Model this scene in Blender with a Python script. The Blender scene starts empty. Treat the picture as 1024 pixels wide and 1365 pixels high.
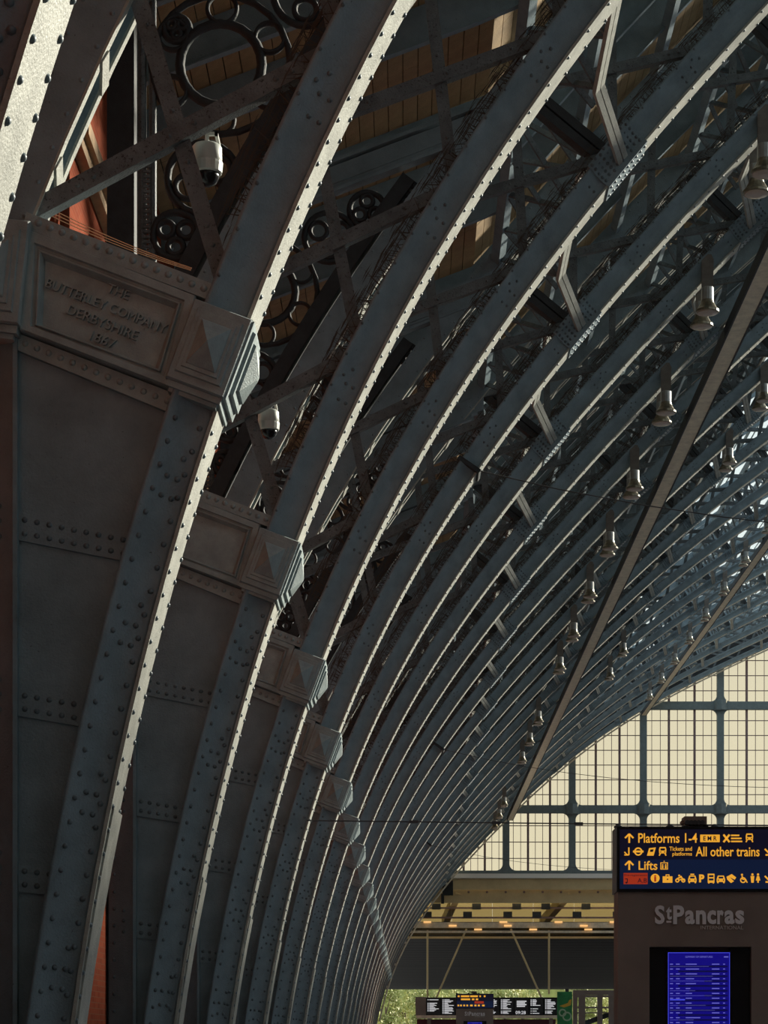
import bpy, math, random
import numpy as np
from mathutils import Vector, Matrix

random.seed(7)
sc = bpy.context.scene
COL = sc.collection
EYE = 1.6          # camera height above the station floor
F = 3045.0         # focal length in pixels of the 1024 x 1365 frame
VPX, VPY = 542.0, 1390.0
Y0, BAY = 20.3, 8.94          # first full rib, rib spacing
NR = 22                       # ribs 0..21, the last one at the glazed screen
YG = Y0 + (NR - 1) * BAY

# ------------------------------------------------------------------ camera
cam = bpy.data.cameras.new('camera')
cam.sensor_fit = 'HORIZONTAL'; cam.sensor_width = 36.0
cam.lens = F / 1024 * 36.0
cam.shift_x = -(VPX - 512) / 1024
cam.shift_y = (VPY - 682.5) / 1024
cam.clip_end = 3000
camo = bpy.data.objects.new('camera', cam); COL.objects.link(camo)
camo.location = (0, 0, EYE); camo.rotation_euler = (math.pi / 2, 0, 0)
sc.camera = camo

# ------------------------------------------------------------------ world, sun, exposure
w = bpy.data.worlds.new('sky'); sc.world = w; w.use_nodes = True
nt = w.node_tree; nt.nodes.clear()
wo = nt.nodes.new('ShaderNodeOutputWorld'); bg = nt.nodes.new('ShaderNodeBackground')
tc = nt.nodes.new('ShaderNodeTexCoord'); sp = nt.nodes.new('ShaderNodeSeparateXYZ')
rp = nt.nodes.new('ShaderNodeValToRGB')
rp.color_ramp.elements[0].position = 0.0; rp.color_ramp.elements[0].color = (1.0, 0.95, 0.80, 1)
rp.color_ramp.elements[1].position = 0.7; rp.color_ramp.elements[1].color = (0.78, 0.89, 1.0, 1)
nt.links.new(tc.outputs['Generated'], sp.inputs[0]); nt.links.new(sp.outputs['Z'], rp.inputs[0])
nt.links.new(rp.outputs[0], bg.inputs[0]); nt.links.new(bg.outputs[0], wo.inputs[0])
bg.inputs['Strength'].default_value = 1.25

sun = bpy.data.lights.new('sun', 'SUN'); sun.energy = 10.5; sun.angle = math.radians(3)
sun.color = (1.0, 0.89, 0.72)
suno = bpy.data.objects.new('sun', sun); COL.objects.link(suno)
suno.rotation_euler = Vector((-0.72, -0.60, -0.365)).to_track_quat('-Z', 'Y').to_euler()
suno.location = (60, 60, 40)

vs = sc.view_settings
vs.view_transform = 'Standard'; vs.look = 'None'; vs.gamma = 1.0
vs.use_curve_mapping = False; vs.exposure = 0.0

# ------------------------------------------------------------------ materials
MATS = {}
def mat(name, col, rough=0.6, metal=0.0, var=0.0, vscale=3.0, bump=0.0, bscale=40.0, dark=None, dthr=0.6, spec=0.4):
    m = bpy.data.materials.new(name); m.use_nodes = True
    n = m.node_tree; b = n.nodes['Principled BSDF']
    b.inputs['Roughness'].default_value = rough; b.inputs['Metallic'].default_value = metal
    b.inputs['Specular IOR Level'].default_value = spec
    b.inputs['Base Color'].default_value = (*col, 1)
    tcn = None
    if var or bump or dark:
        tcn = n.nodes.new('ShaderNodeTexCoord')
    src = None
    if var:
        t = n.nodes.new('ShaderNodeTexNoise'); t.inputs['Scale'].default_value = vscale
        t.inputs['Detail'].default_value = 8; t.inputs['Roughness'].default_value = 0.65
        n.links.new(tcn.outputs['Object'], t.inputs['Vector'])
        r = n.nodes.new('ShaderNodeValToRGB')
        r.color_ramp.elements[0].position = 0.3; r.color_ramp.elements[1].position = 0.72
        r.color_ramp.elements[0].color = (*[c * (1 - var) for c in col], 1)
        r.color_ramp.elements[1].color = (*[min(1, c * (1 + var)) for c in col], 1)
        n.links.new(t.outputs['Fac'], r.inputs[0]); src = r.outputs[0]
    if dark:
        t2 = n.nodes.new('ShaderNodeTexNoise'); t2.inputs['Scale'].default_value = bscale * 0.6
        t2.inputs['Detail'].default_value = 6; t2.inputs['Roughness'].default_value = 0.7
        n.links.new(tcn.outputs['Object'], t2.inputs['Vector'])
        r2 = n.nodes.new('ShaderNodeValToRGB')
        r2.color_ramp.elements[0].position = dthr; r2.color_ramp.elements[1].position = dthr + 0.05
        n.links.new(t2.outputs['Fac'], r2.inputs[0])
        mx = n.nodes.new('ShaderNodeMix'); mx.data_type = 'RGBA'
        n.links.new(r2.outputs[0], mx.inputs['Factor'])
        if src: n.links.new(src, mx.inputs[6])
        else: mx.inputs[6].default_value = (*col, 1)
        mx.inputs[7].default_value = (*dark, 1); src = mx.outputs[2]
    if src: n.links.new(src, b.inputs['Base Color'])
    if bump:
        t3 = n.nodes.new('ShaderNodeTexNoise'); t3.inputs['Scale'].default_value = bscale
        t3.inputs['Detail'].default_value = 5
        n.links.new(tcn.outputs['Object'], t3.inputs['Vector'])
        bp = n.nodes.new('ShaderNodeBump'); bp.inputs['Strength'].default_value = bump
        bp.inputs['Distance'].default_value = 0.02
        n.links.new(t3.outputs['Fac'], bp.inputs['Height']); n.links.new(bp.outputs[0], b.inputs['Normal'])
    MATS[name] = m; return m
def emis(name, col, strength=1.0):
    m = bpy.data.materials.new(name); m.use_nodes = True
    b = m.node_tree.nodes['Principled BSDF']; b.inputs['Base Color'].default_value = (*[c * .3 for c in col], 1)
    b.inputs['Emission Color'].default_value = (*col, 1); b.inputs['Emission Strength'].default_value = strength
    b.inputs['Roughness'].default_value = 0.4
    MATS[name] = m; return m
def glassy(name, tint, gloss=0.08):
    m = bpy.data.materials.new(name); m.use_nodes = True
    n = m.node_tree; n.nodes.clear()
    o = n.nodes.new('ShaderNodeOutputMaterial'); t = n.nodes.new('ShaderNodeBsdfTransparent')
    t.inputs[0].default_value = (*tint, 1)
    g = n.nodes.new('ShaderNodeBsdfGlossy'); g.inputs['Roughness'].default_value = 0.15
    g.inputs[0].default_value = (.8, .8, .8, 1)
    mx = n.nodes.new('ShaderNodeMixShader'); mx.inputs[0].default_value = gloss
    n.links.new(t.outputs[0], mx.inputs[1]); n.links.new(g.outputs[0], mx.inputs[2]); n.links.new(mx.outputs[0], o.inputs[0])
    MATS[name] = m; return m

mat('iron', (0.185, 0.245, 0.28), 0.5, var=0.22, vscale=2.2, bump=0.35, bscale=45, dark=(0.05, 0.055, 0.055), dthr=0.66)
mat('rivet', (0.125, 0.16, 0.18), 0.45, var=0.3, vscale=6)  # darker than the plates: grime plus shadow, both put into the colour
mat('cast', (0.275, 0.335, 0.345), 0.55, var=0.25, vscale=3.5, bump=0.3, bscale=60, dark=(0.07, 0.07, 0.065), dthr=0.67)
mat('flange', (0.355, 0.36, 0.325), 0.55, var=0.25, vscale=4, bump=0.4, bscale=50, dark=(0.10, 0.09, 0.07), dthr=0.63)  # iron paint made paler and warmer: sunlight on the undersides put into the colour
mat('lattice', (0.12, 0.14, 0.15), 0.6, var=0.35, vscale=4, bump=0.6, bscale=50, dark=(0.03, 0.03, 0.03), dthr=0.58)
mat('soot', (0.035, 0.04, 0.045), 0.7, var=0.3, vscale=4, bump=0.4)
mat('spike', (0.06, 0.045, 0.035), 0.7)
mat('board', (0.34, 0.23, 0.12), 0.75, var=0.3, vscale=1.5, bump=0.3, bscale=30)
mat('board_trim', (0.42, 0.33, 0.20), 0.7, var=0.2)
mat('stone', (0.42, 0.27, 0.15), 0.8, var=0.3, vscale=3, bump=0.3)
mat('beam_tan', (0.62, 0.56, 0.44), 0.7, var=0.25, vscale=3, bump=0.2)
mat('soffit', (0.72, 0.66, 0.50), 0.7, var=0.2, vscale=3)
mat('screen_iron', (0.14, 0.18, 0.19), 0.6, var=0.15)
mat('bar_brown', (0.20, 0.14, 0.14), 0.7)
mat('fascia', (0.50, 0.40, 0.22), 0.7, var=0.15, vscale=.6)
mat('white_edge', (0.75, 0.74, 0.70), 0.6)
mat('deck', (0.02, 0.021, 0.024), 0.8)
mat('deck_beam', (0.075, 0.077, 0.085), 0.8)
mat('steel', (0.35, 0.36, 0.36), 0.35, metal=0.6, var=.2)
mat('lamp_brass', (0.22, 0.20, 0.15), 0.35, metal=0.7, var=.4, vscale=8)
mat('lamp_bracket', (0.15, 0.135, 0.12), 0.6, var=.4)
mat('lamp_lens', (0.42, 0.36, 0.30), 0.25)
mat('cctv', (0.50, 0.53, 0.50), 0.4)
mat('black', (0.008, 0.008, 0.01), 0.25)
mat('wire', (0.05, 0.05, 0.055), 0.6)
mat('floor', (0.36, 0.36, 0.36), 0.5, var=0.15, vscale=.5)
mat('totem', (0.19, 0.155, 0.135), 0.45, metal=0.2, var=0.15, vscale=1.5)
mat('letters', (0.62, 0.62, 0.64), 0.4)
mat('letters_small', (0.5, 0.48, 0.46), 0.5)
mat('leaf', (0.42, 0.43, 0.13), 0.6, var=.4, vscale=.4)
mat('leaf_dark', (0.27, 0.31, 0.09), 0.6, var=.4, vscale=.4)
mat('bark', (0.10, 0.07, 0.05), 0.8)
mat('hoarding', (0.12, 0.03, 0.05), 0.6)
mat('green_poster', (0.02, 0.20, 0.06), 0.5, var=.5, vscale=1.2)
mat('cable_copper', (0.45, 0.20, 0.10), 0.5)
mat('pane_dark', (0.03, 0.03, 0.035), 0.2)
mat('ground', (0.16, 0.16, 0.14), .9)
emis('amber', (1.0, 0.46, 0.04), 0.75)
emis('header_dark', (0.002, 0.002, 0.010), 1.0)
emis('header_navy', (0.002, 0.007, 0.028), 1.0)
emis('red_panel', (0.35, 0.03, 0.01), 0.8)
emis('screen_blue', (0.004, 0.002, 0.17), 1.0)
emis('screen_text', (0.13, 0.13, 0.50), 1.0)
emis('screen_high', (0.05, 0.06, 0.65), 1.0)
emis('screen_dim', (0.002, 0.002, 0.05), 1.0)
emis('white_text', (0.75, 0.75, 0.78), 0.7)
emis('lamp_warm', (1.0, 0.55, 0.2), 0.9)
glassy('gable_glass', (0.80, 0.77, 0.68), 0.02)
glassy('roof_glass', (0.86, 0.91, 0.93), 0.04)
def brick_mat():
    m = bpy.data.materials.new('brick'); m.use_nodes = True; n = m.node_tree; b = n.nodes['Principled BSDF']
    t = n.nodes.new('ShaderNodeTexCoord'); s = n.nodes.new('ShaderNodeSeparateXYZ'); c = n.nodes.new('ShaderNodeCombineXYZ')
    n.links.new(t.outputs['Object'], s.inputs[0]); 
    ad = n.nodes.new('ShaderNodeMath'); ad.operation = 'ADD'
    n.links.new(s.outputs['X'], ad.inputs[0]); n.links.new(s.outputs['Y'], ad.inputs[1])
    n.links.new(ad.outputs[0], c.inputs['X']); n.links.new(s.outputs['Z'], c.inputs['Y'])
    k = n.nodes.new('ShaderNodeTexBrick'); k.inputs['Scale'].default_value = 1.0
    k.inputs['Brick Width'].default_value = 0.23; k.inputs['Row Height'].default_value = 0.08
    k.inputs['Mortar Size'].default_value = 0.006
    k.inputs['Color1'].default_value = (0.25, 0.05, 0.02, 1); k.inputs['Color2'].default_value = (0.19, 0.034, 0.014, 1)
    k.inputs['Mortar'].default_value = (0.2, 0.075, 0.042, 1)
    n.links.new(c.outputs[0], k.inputs['Vector']); n.links.new(k.outputs['Color'], b.inputs['Base Color'])
    b.inputs['Roughness'].default_value = 0.9; b.inputs['Specular IOR Level'].default_value = 0.05
    MATS['brick'] = m
brick_mat()

# ------------------------------------------------------------------ mesh helpers
class MB:
    def __init__(s): s.v = []; s.f = []
    def add(s, vs, fs):
        o = len(s.v); s.v += [tuple(v) for v in vs]; s.f += [tuple(i + o for i in f) for f in fs]
    def box(s, c, h, ax=None):
        c = Vector(c)
        ax = ax or (Vector((1, 0, 0)), Vector((0, 1, 0)), Vector((0, 0, 1)))
        vs = [c + ax[0] * (h[0] * i) + ax[1] * (h[1] * j) + ax[2] * (h[2] * k) for k in (-1, 1) for j in (-1, 1) for i in (-1, 1)]
        s.add(vs, [(0, 2, 3, 1), (4, 5, 7, 6), (0, 1, 5, 4), (2, 6, 7, 3), (0, 4, 6, 2), (1, 3, 7, 5)])
    def bb(s, x0, x1, y0, y1, z0, z1):
        s.box(((x0 + x1) / 2, (y0 + y1) / 2, (z0 + z1) / 2), (abs(x1 - x0) / 2, abs(y1 - y0) / 2, abs(z1 - z0) / 2))
    def bar(s, a, b, wd, th, up):
        """beam from a to b: wd across 'up', th along 'up'"""
        a, b = Vector(a), Vector(b); d = (b - a); L = d.length; d.normalize()
        u = Vector(up); u = (u - d * u.dot(d)).normalized(); sd = d.cross(u)
        s.box((a + b) / 2, (L / 2, wd / 2, th / 2), (d, sd, u))
    def prism(s, poly, y0, y1):
        """polygon in (x,z) extruded from y0 to y1"""
        n = len(poly)
        vs = [(p[0], y0, p[1]) for p in poly] + [(p[0], y1, p[1]) for p in poly]
        fs = [tuple(range(n)), tuple(range(2 * n - 1, n - 1, -1))] + [(i, i + n, (i + 1) % n + n, (i + 1) % n) for i in range(n)]
        s.add(vs, fs)
    def loft(s, rings, cap0=True, cap1=True, closed=True):
        n = len(rings[0]); vs = [p for r in rings for p in r]; fs = []
        for i in range(len(rings) - 1):
            for j in range(n if closed else n - 1):
                k = (j + 1) % n
                fs.append((i * n + j, i * n + k, (i + 1) * n + k, (i + 1) * n + j))
        if cap0: fs.append(tuple(range(n - 1, -1, -1)))
        if cap1: fs.append(tuple((len(rings) - 1) * n + j for j in range(n)))
        s.add(vs, fs)
    def cyl(s, a, b, r0, r1=None, n=10):
        r1 = r0 if r1 is None else r1
        a, b = Vector(a), Vector(b); d = (b - a).normalized()
        u = d.orthogonal().normalized(); v = d.cross(u)
        s.loft([[a + (u * math.cos(t) + v * math.sin(t)) * r0 for t in [2 * math.pi * i / n for i in range(n)]],
                [b + (u * math.cos(t) + v * math.sin(t)) * r1 for t in [2 * math.pi * i / n for i in range(n)]]])
    def lathe(s, c, prof, n=16):
        """profile (r, z) about a vertical axis at c"""
        c = Vector(c)
        s.loft([[c + Vector((r * math.cos(t), r * math.sin(t), z)) for t in [2 * math.pi * i / n for i in range(n)]] for r, z in prof])
    def tube(s, pts, r, n=6):
        pts = [Vector(p) for p in pts]; rings = []
        for i, p in enumerate(pts):
            d = (pts[min(i + 1, len(pts) - 1)] - pts[max(i - 1, 0)]).normalized()
            u = d.cross(Vector((0, 1, 0.01))); u = u.normalized() if u.length > 1e-3 else d.orthogonal().normalized()
            v = d.cross(u)
            rings.append([p + (u * math.cos(t) + v * math.sin(t)) * r for t in [2 * math.pi * k / n for k in range(n)]])
        s.loft(rings)
    def ring(s, cx, cz, R, r, y, ry=None, n=24, m=6, a0=0.0, a1=2 * math.pi):
        """torus in the xz plane"""
        ry = ry or r; full = a1 - a0 > 6.28; rings = []
        for i in range(n if full else n + 1):
            t = a0 + (a1 - a0) * i / n
            rings.append([(cx + (R + r * math.cos(q)) * math.cos(t), y + ry * math.sin(q), cz + (R + r * math.cos(q)) * math.sin(t)) for q in [2 * math.pi * k / m for k in range(m)]])
        if full: rings.append(rings[0]); s.loft(rings, False, False)
        else: s.loft(rings)
    def rivet(s, p, d, r=0.028, n=7):
        p, d = Vector(p), Vector(d).normalized(); u = d.orthogonal().normalized(); v = d.cross(u)
        R = []
        for rr, h in ((1.0, 0), (0.85, .45), (0.45, .8)):
            R.append([p + (u * math.cos(t) + v * math.sin(t)) * (r * rr) + d * (r * h) for t in [2 * math.pi * i / n for i in range(n)]])
        s.loft(R, False, True)

def obj(name, mb, m, parent=None, off=(0, 0, 0), smooth=False):
    me = bpy.data.meshes.new(name)
    o = Vector(off)
    me.from_pydata([(v[0] - o.x, v[1] - o.y, v[2] - o.z) for v in mb.v], [], mb.f)
    me.materials.append(MATS[m])
    if smooth: me.shade_smooth()
    me.update()
    ob = bpy.data.objects.new(name, me); COL.objects.link(ob)
    if parent: ob.parent = parent
    elif any(off): ob.location = off
    return ob
def tag(o, label, cat, group=None):
    o['label'] = label; o['category'] = cat
    if group: o['group'] = group
    return o
def struct(o, label=None):
    o['kind'] = 'structure'
    if label: o['label'] = label
    return o
def stuff(o): o['kind'] = 'stuff'; return o
def empty(name, loc, label, cat, group=None):
    e = bpy.data.objects.new(name, None); COL.objects.link(e); e.location = loc; e.empty_display_size = .3
    return tag(e, label, cat, group)
def copy_tree(o, parent=None):
    c = o.copy(); COL.objects.link(c); c.parent = parent
    for ch in list(o.children): copy_tree(ch, c)
    return c
def text_mesh(s, name, m, parent, box, y, ang=0.0, depth=0.01, bold=0.0, off=(0, 0, 0), spacing=1.0):
    """lettering fitted into box = (x0, z0, x1, z1) of an xz plane, facing -y"""
    cu = bpy.data.curves.new(name, 'FONT'); cu.body = s; cu.extrude = depth; cu.offset = bold; cu.resolution_u = 3
    cu.space_character = spacing; cu.align_x = 'CENTER'
    t = bpy.data.objects.new(name, cu); COL.objects.link(t)
    dg = bpy.context.evaluated_depsgraph_get()
    me = bpy.data.meshes.new_from_object(t.evaluated_get(dg))
    bpy.data.objects.remove(t); bpy.data.curves.remove(cu)
    co = np.array([v.co for v in me.vertices]); lo = co.min(0); hi = co.max(0)
    x0, z0, x1, z1 = box; cx, cz = (x0 + x1) / 2, (z0 + z1) / 2
    ca, sa = math.cos(ang), math.sin(ang)
    for v in me.vertices:
        u = ((v.co.x - lo[0]) / (hi[0] - lo[0]) - .5) * (x1 - x0); q = ((v.co.y - lo[1]) / (hi[1] - lo[1]) - .5) * (z1 - z0)
        v.co = (cx + u * ca - q * sa - off[0], y - (v.co.z - lo[2]) - off[1], cz + u * sa + q * ca - off[2])
    me.materials.clear(); me.materials.append(MATS[m])
    ob = bpy.data.objects.new(name, me); COL.objects.link(ob)
    if parent: ob.parent = parent
    return ob

ORD = ['', 'first', 'second', 'third', 'fourth', 'fifth', 'sixth', 'seventh', 'eighth', 'ninth', 'tenth', 'eleventh', 'twelfth', 'thirteenth', 'fourteenth',
       'fifteenth', 'sixteenth', 'seventeenth', 'eighteenth', 'nineteenth', 'twentieth', 'twenty-first']
def on_rib(k): return 'inscribed rib' if k == 0 else 'rib before the inscribed rib' if k < 0 else ORD[k] + ' rib past the inscribed rib'
def in_bay(k): return 'just before the inscribed rib' if k < 0 else 'between the inscribed rib and the next' if k == 0 else 'between %s and %s ribs past the inscribed rib' % (ORD[k], ORD[k + 1])
# ------------------------------------------------------------------ arch curve (x as a function of height above the eye)
PC = [-4.7255839e-09, 5.1333925e-07, -1.9946902e-05, 0.00032696392, -0.0018611358, 0.021498204, 0.12673169, -3.0137232]
HY = np.linspace(-EYE, 36.35, 4000); HX = np.polyval(PC, HY)
HS = np.concatenate([[0], np.cumsum(np.hypot(np.diff(HX), np.diff(HY)))])
SMAX = HS[-1]; XA = HX[-1]
def fr(s):
    """arc length -> point (x,z), tangent, outward normal"""
    h = float(np.interp(min(s, SMAX), HS, HY)); x = float(np.polyval(PC, h)); dx = float(np.polyval(np.polyder(PC), h))
    L = math.hypot(dx, 1); t = Vector((dx / L, 1 / L)); n = Vector((-t.y, t.x)); p = Vector((x, h + EYE))
    if s > SMAX: p = p + t * (s - SMAX)
    return p, t, n
def s_at(h): return float(np.interp(h, HY, HS))
def s_x(x): return float(np.interp(x, HX, HS))
def pt(s, a):
    p, t, n = fr(s); return p + n * a
def curve_z(x): return float(np.interp(x, HX, HY)) + EYE
def frames(s0, s1, step):
    n = max(2, int((s1 - s0) / step) + 1); return [s0 + (s1 - s0) * i / (n - 1) for i in range(n)]
MIR = 6.0   # metres of the far half built beyond the crown
def sweep(mb, section, s0, s1, step=0.5, mirror=False):
    rings = []
    for s in frames(s0, s1, step):
        p, t, n = fr(s); rings.append([(p.x + n.x * a, y, p.y + n.y * a) for a, y in section])
    if mirror:
        ex = []
        for s in frames(s1 - MIR, s1, 1.0):
            p, t, n = fr(s); ex.append([(2 * XA - p.x - n.x * a, y, p.y + n.y * a) for a, y in section])
        rings += ex[::-1]
    mb.loft(rings)
def r0(px, py): return Vector(((px - VPX) / 150.0, (VPY - py) / 150.0 + EYE))
def px_at(px, py, y):
    s = F / y; return Vector(((px - VPX) / s, y, (VPY - py) / s + EYE))

SB0, SB1 = s_at(5.75), s_at(6.45)
S_N0 = s_at(6.6); S_P1 = s_at(14.73); STEP = (S_P1 - S_N0) / 4
NODES = []
i = 0
while S_N0 + i * STEP < SMAX - .3: NODES.append(S_N0 + i * STEP); i += 1
SLEEVES = [i for i in range(4, len(NODES), 3)]
A_IN, A_OUT = 2.12, 2.52          # inner and outer edge of the outer chord
BX = -3.3

# trough-shaped front of the inner chord
TR = [(0.0, .06), (.04, .068), (.10, .066), (.17, .048), (.24, .008), (.30, -.048), (.345, -.088), (.38, -.088), (.38, .02)]
def ytr(a): return float(np.interp(a, [p[0] for p in TR[:8]], [p[1] for p in TR[:8]]))

# ------------------------------------------------------------------ the setting
mb = MB(); mb.bb(-12, 90, -16, 640, -.3, 0)
struct(obj('floor', mb, 'floor'), 'grey station floor')
mb = MB(); mb.bb(-5, 75, -17, -16, 0, 40)
struct(obj('wall_back', mb, 'soot'), 'dark end wall of the station')

# left brick wall: a backing slab and a front skin with two pointed niches per bay
WX = -4.34
wall = struct(obj('wall_left', (lambda m: (m.bb(WX - .9, WX - .4, -16, YG + 1, 0, 14.6 + EYE), m)[1])(MB()), 'brick'), 'red brick side wall behind the iron ribs')
HWN = 1.15
def arch_pts(c, hw, zs, rise, n=10):
    pts = []
    for i in range(n + 1):
        t = i / n; pts.append((c - hw * math.cos(t * math.pi / 2) ** .9 if t < 1 else c, zs + rise * math.sin(t * math.pi / 2) ** 1.05))
    return pts + [(2 * c - a, z) for a, z in pts[-2::-1]]
def niche_skin():
    m = MB(); x0, x1 = WX - .4, WX; zt = 14.6 + EYE
    for cy in (BAY * .27, BAY * .75):
        ya, yb = (0, BAY * .51) if cy < BAY / 2 else (BAY * .51, BAY)
        A = arch_pts(cy, HWN, 9.2 + EYE, 2.0)
        # piers beside the niche
        m.bb(x0, x1, ya, A[0][0], 0, zt); m.bb(x0, x1, A[-1][0], yb, 0, zt)
        m.bb(x0, x1, A[0][0], A[-1][0], 0, 5.6 + EYE)
        for (a, za), (b, zb) in zip(A[:-1], A[1:]):
            m.add([(x, y, z) for x in (x0, x1) for (y, z) in ((a, za), (b, zb), (b, zt), (a, zt))],
                  [(0, 1, 2, 3), (7, 6, 5, 4), (0, 4, 5, 1)])
    return m
nm = niche_skin(); first = None
for k in range(-2, 6):
    o = obj('brick_skin', nm, 'brick', wall) if first is None else first.copy()
    if first is not None: COL.objects.link(o); o.parent = wall
    first = first or o; o.location = (0, Y0 + k * BAY, 0)
mb = MB(); mb.bb(WX - .4, WX, Y0 + 6 * BAY, YG + 1, 0, 14.6 + EYE); obj('brick_skin', mb, 'brick', wall)
mb = MB(); mb.bb(WX - .4, WX + .14, -16, YG, 11.6 + EYE, 11.78 + EYE); mb.bb(WX - .4, WX + .22, -16, YG, 11.78 + EYE, 11.98 + EYE)
obj('string_course', mb, 'stone', wall)
# dark panels added over the lower brick wall to cut its red bounce light
f1 = None
for k in range(-3, 12):
    if f1 is None:
        m1 = MB(); y0_, y1_ = 3.8, BAY - .8; zt_ = 5.2 + EYE
        m1.bb(WX, WX + .03, y0_, y1_, 0, zt_)
        for q in range(7): yy = y0_ + (y1_ - y0_) * q / 6; m1.bb(WX + .03, WX + .09, yy - .06, yy + .06, 0, zt_)
        for z in (.1, 2.4, 4.6, zt_): m1.bb(WX + .03, WX + .08, y0_, y1_, z - .08, z + .08)
        f1 = o = obj('bounce_blocker', m1, 'soot', wall)
    else: o = f1.copy(); COL.objects.link(o); o.parent = wall
    o.location = (0, Y0 + k * BAY, 0)
f1 = f2 = None
for k in range(-1, 4):
    for c in (.27, .75):
        cy = Y0 + k * BAY + BAY * c
        if f1 is None:
            m1 = MB(); outer = [p for p in arch_pts(0, HWN, 9.2 + EYE, 2.0)]; inner = arch_pts(0, HWN - .22, 9.2 + EYE, 1.78)
            outer = [(-HWN, 5.6 + EYE)] + outer + [(HWN, 5.6 + EYE)]; inner = [(-HWN + .22, 5.6 + EYE)] + inner + [(HWN - .22, 5.6 + EYE)]
            m1.loft([[(WX - .38, o[0], o[1]), (WX - .12, o[0], o[1]), (WX - .18, (o[0] + i[0]) / 2, (o[1] + i[1]) / 2), (WX - .25, i[0], i[1]), (WX - .38, i[0], i[1])] for o, i in zip(outer, inner)])
            f1 = o = obj('niche_moulding', m1, 'stone', wall)
        else:
            o = f1.copy(); COL.objects.link(o); o.parent = wall
        o.location = (0, cy, 0)

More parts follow.
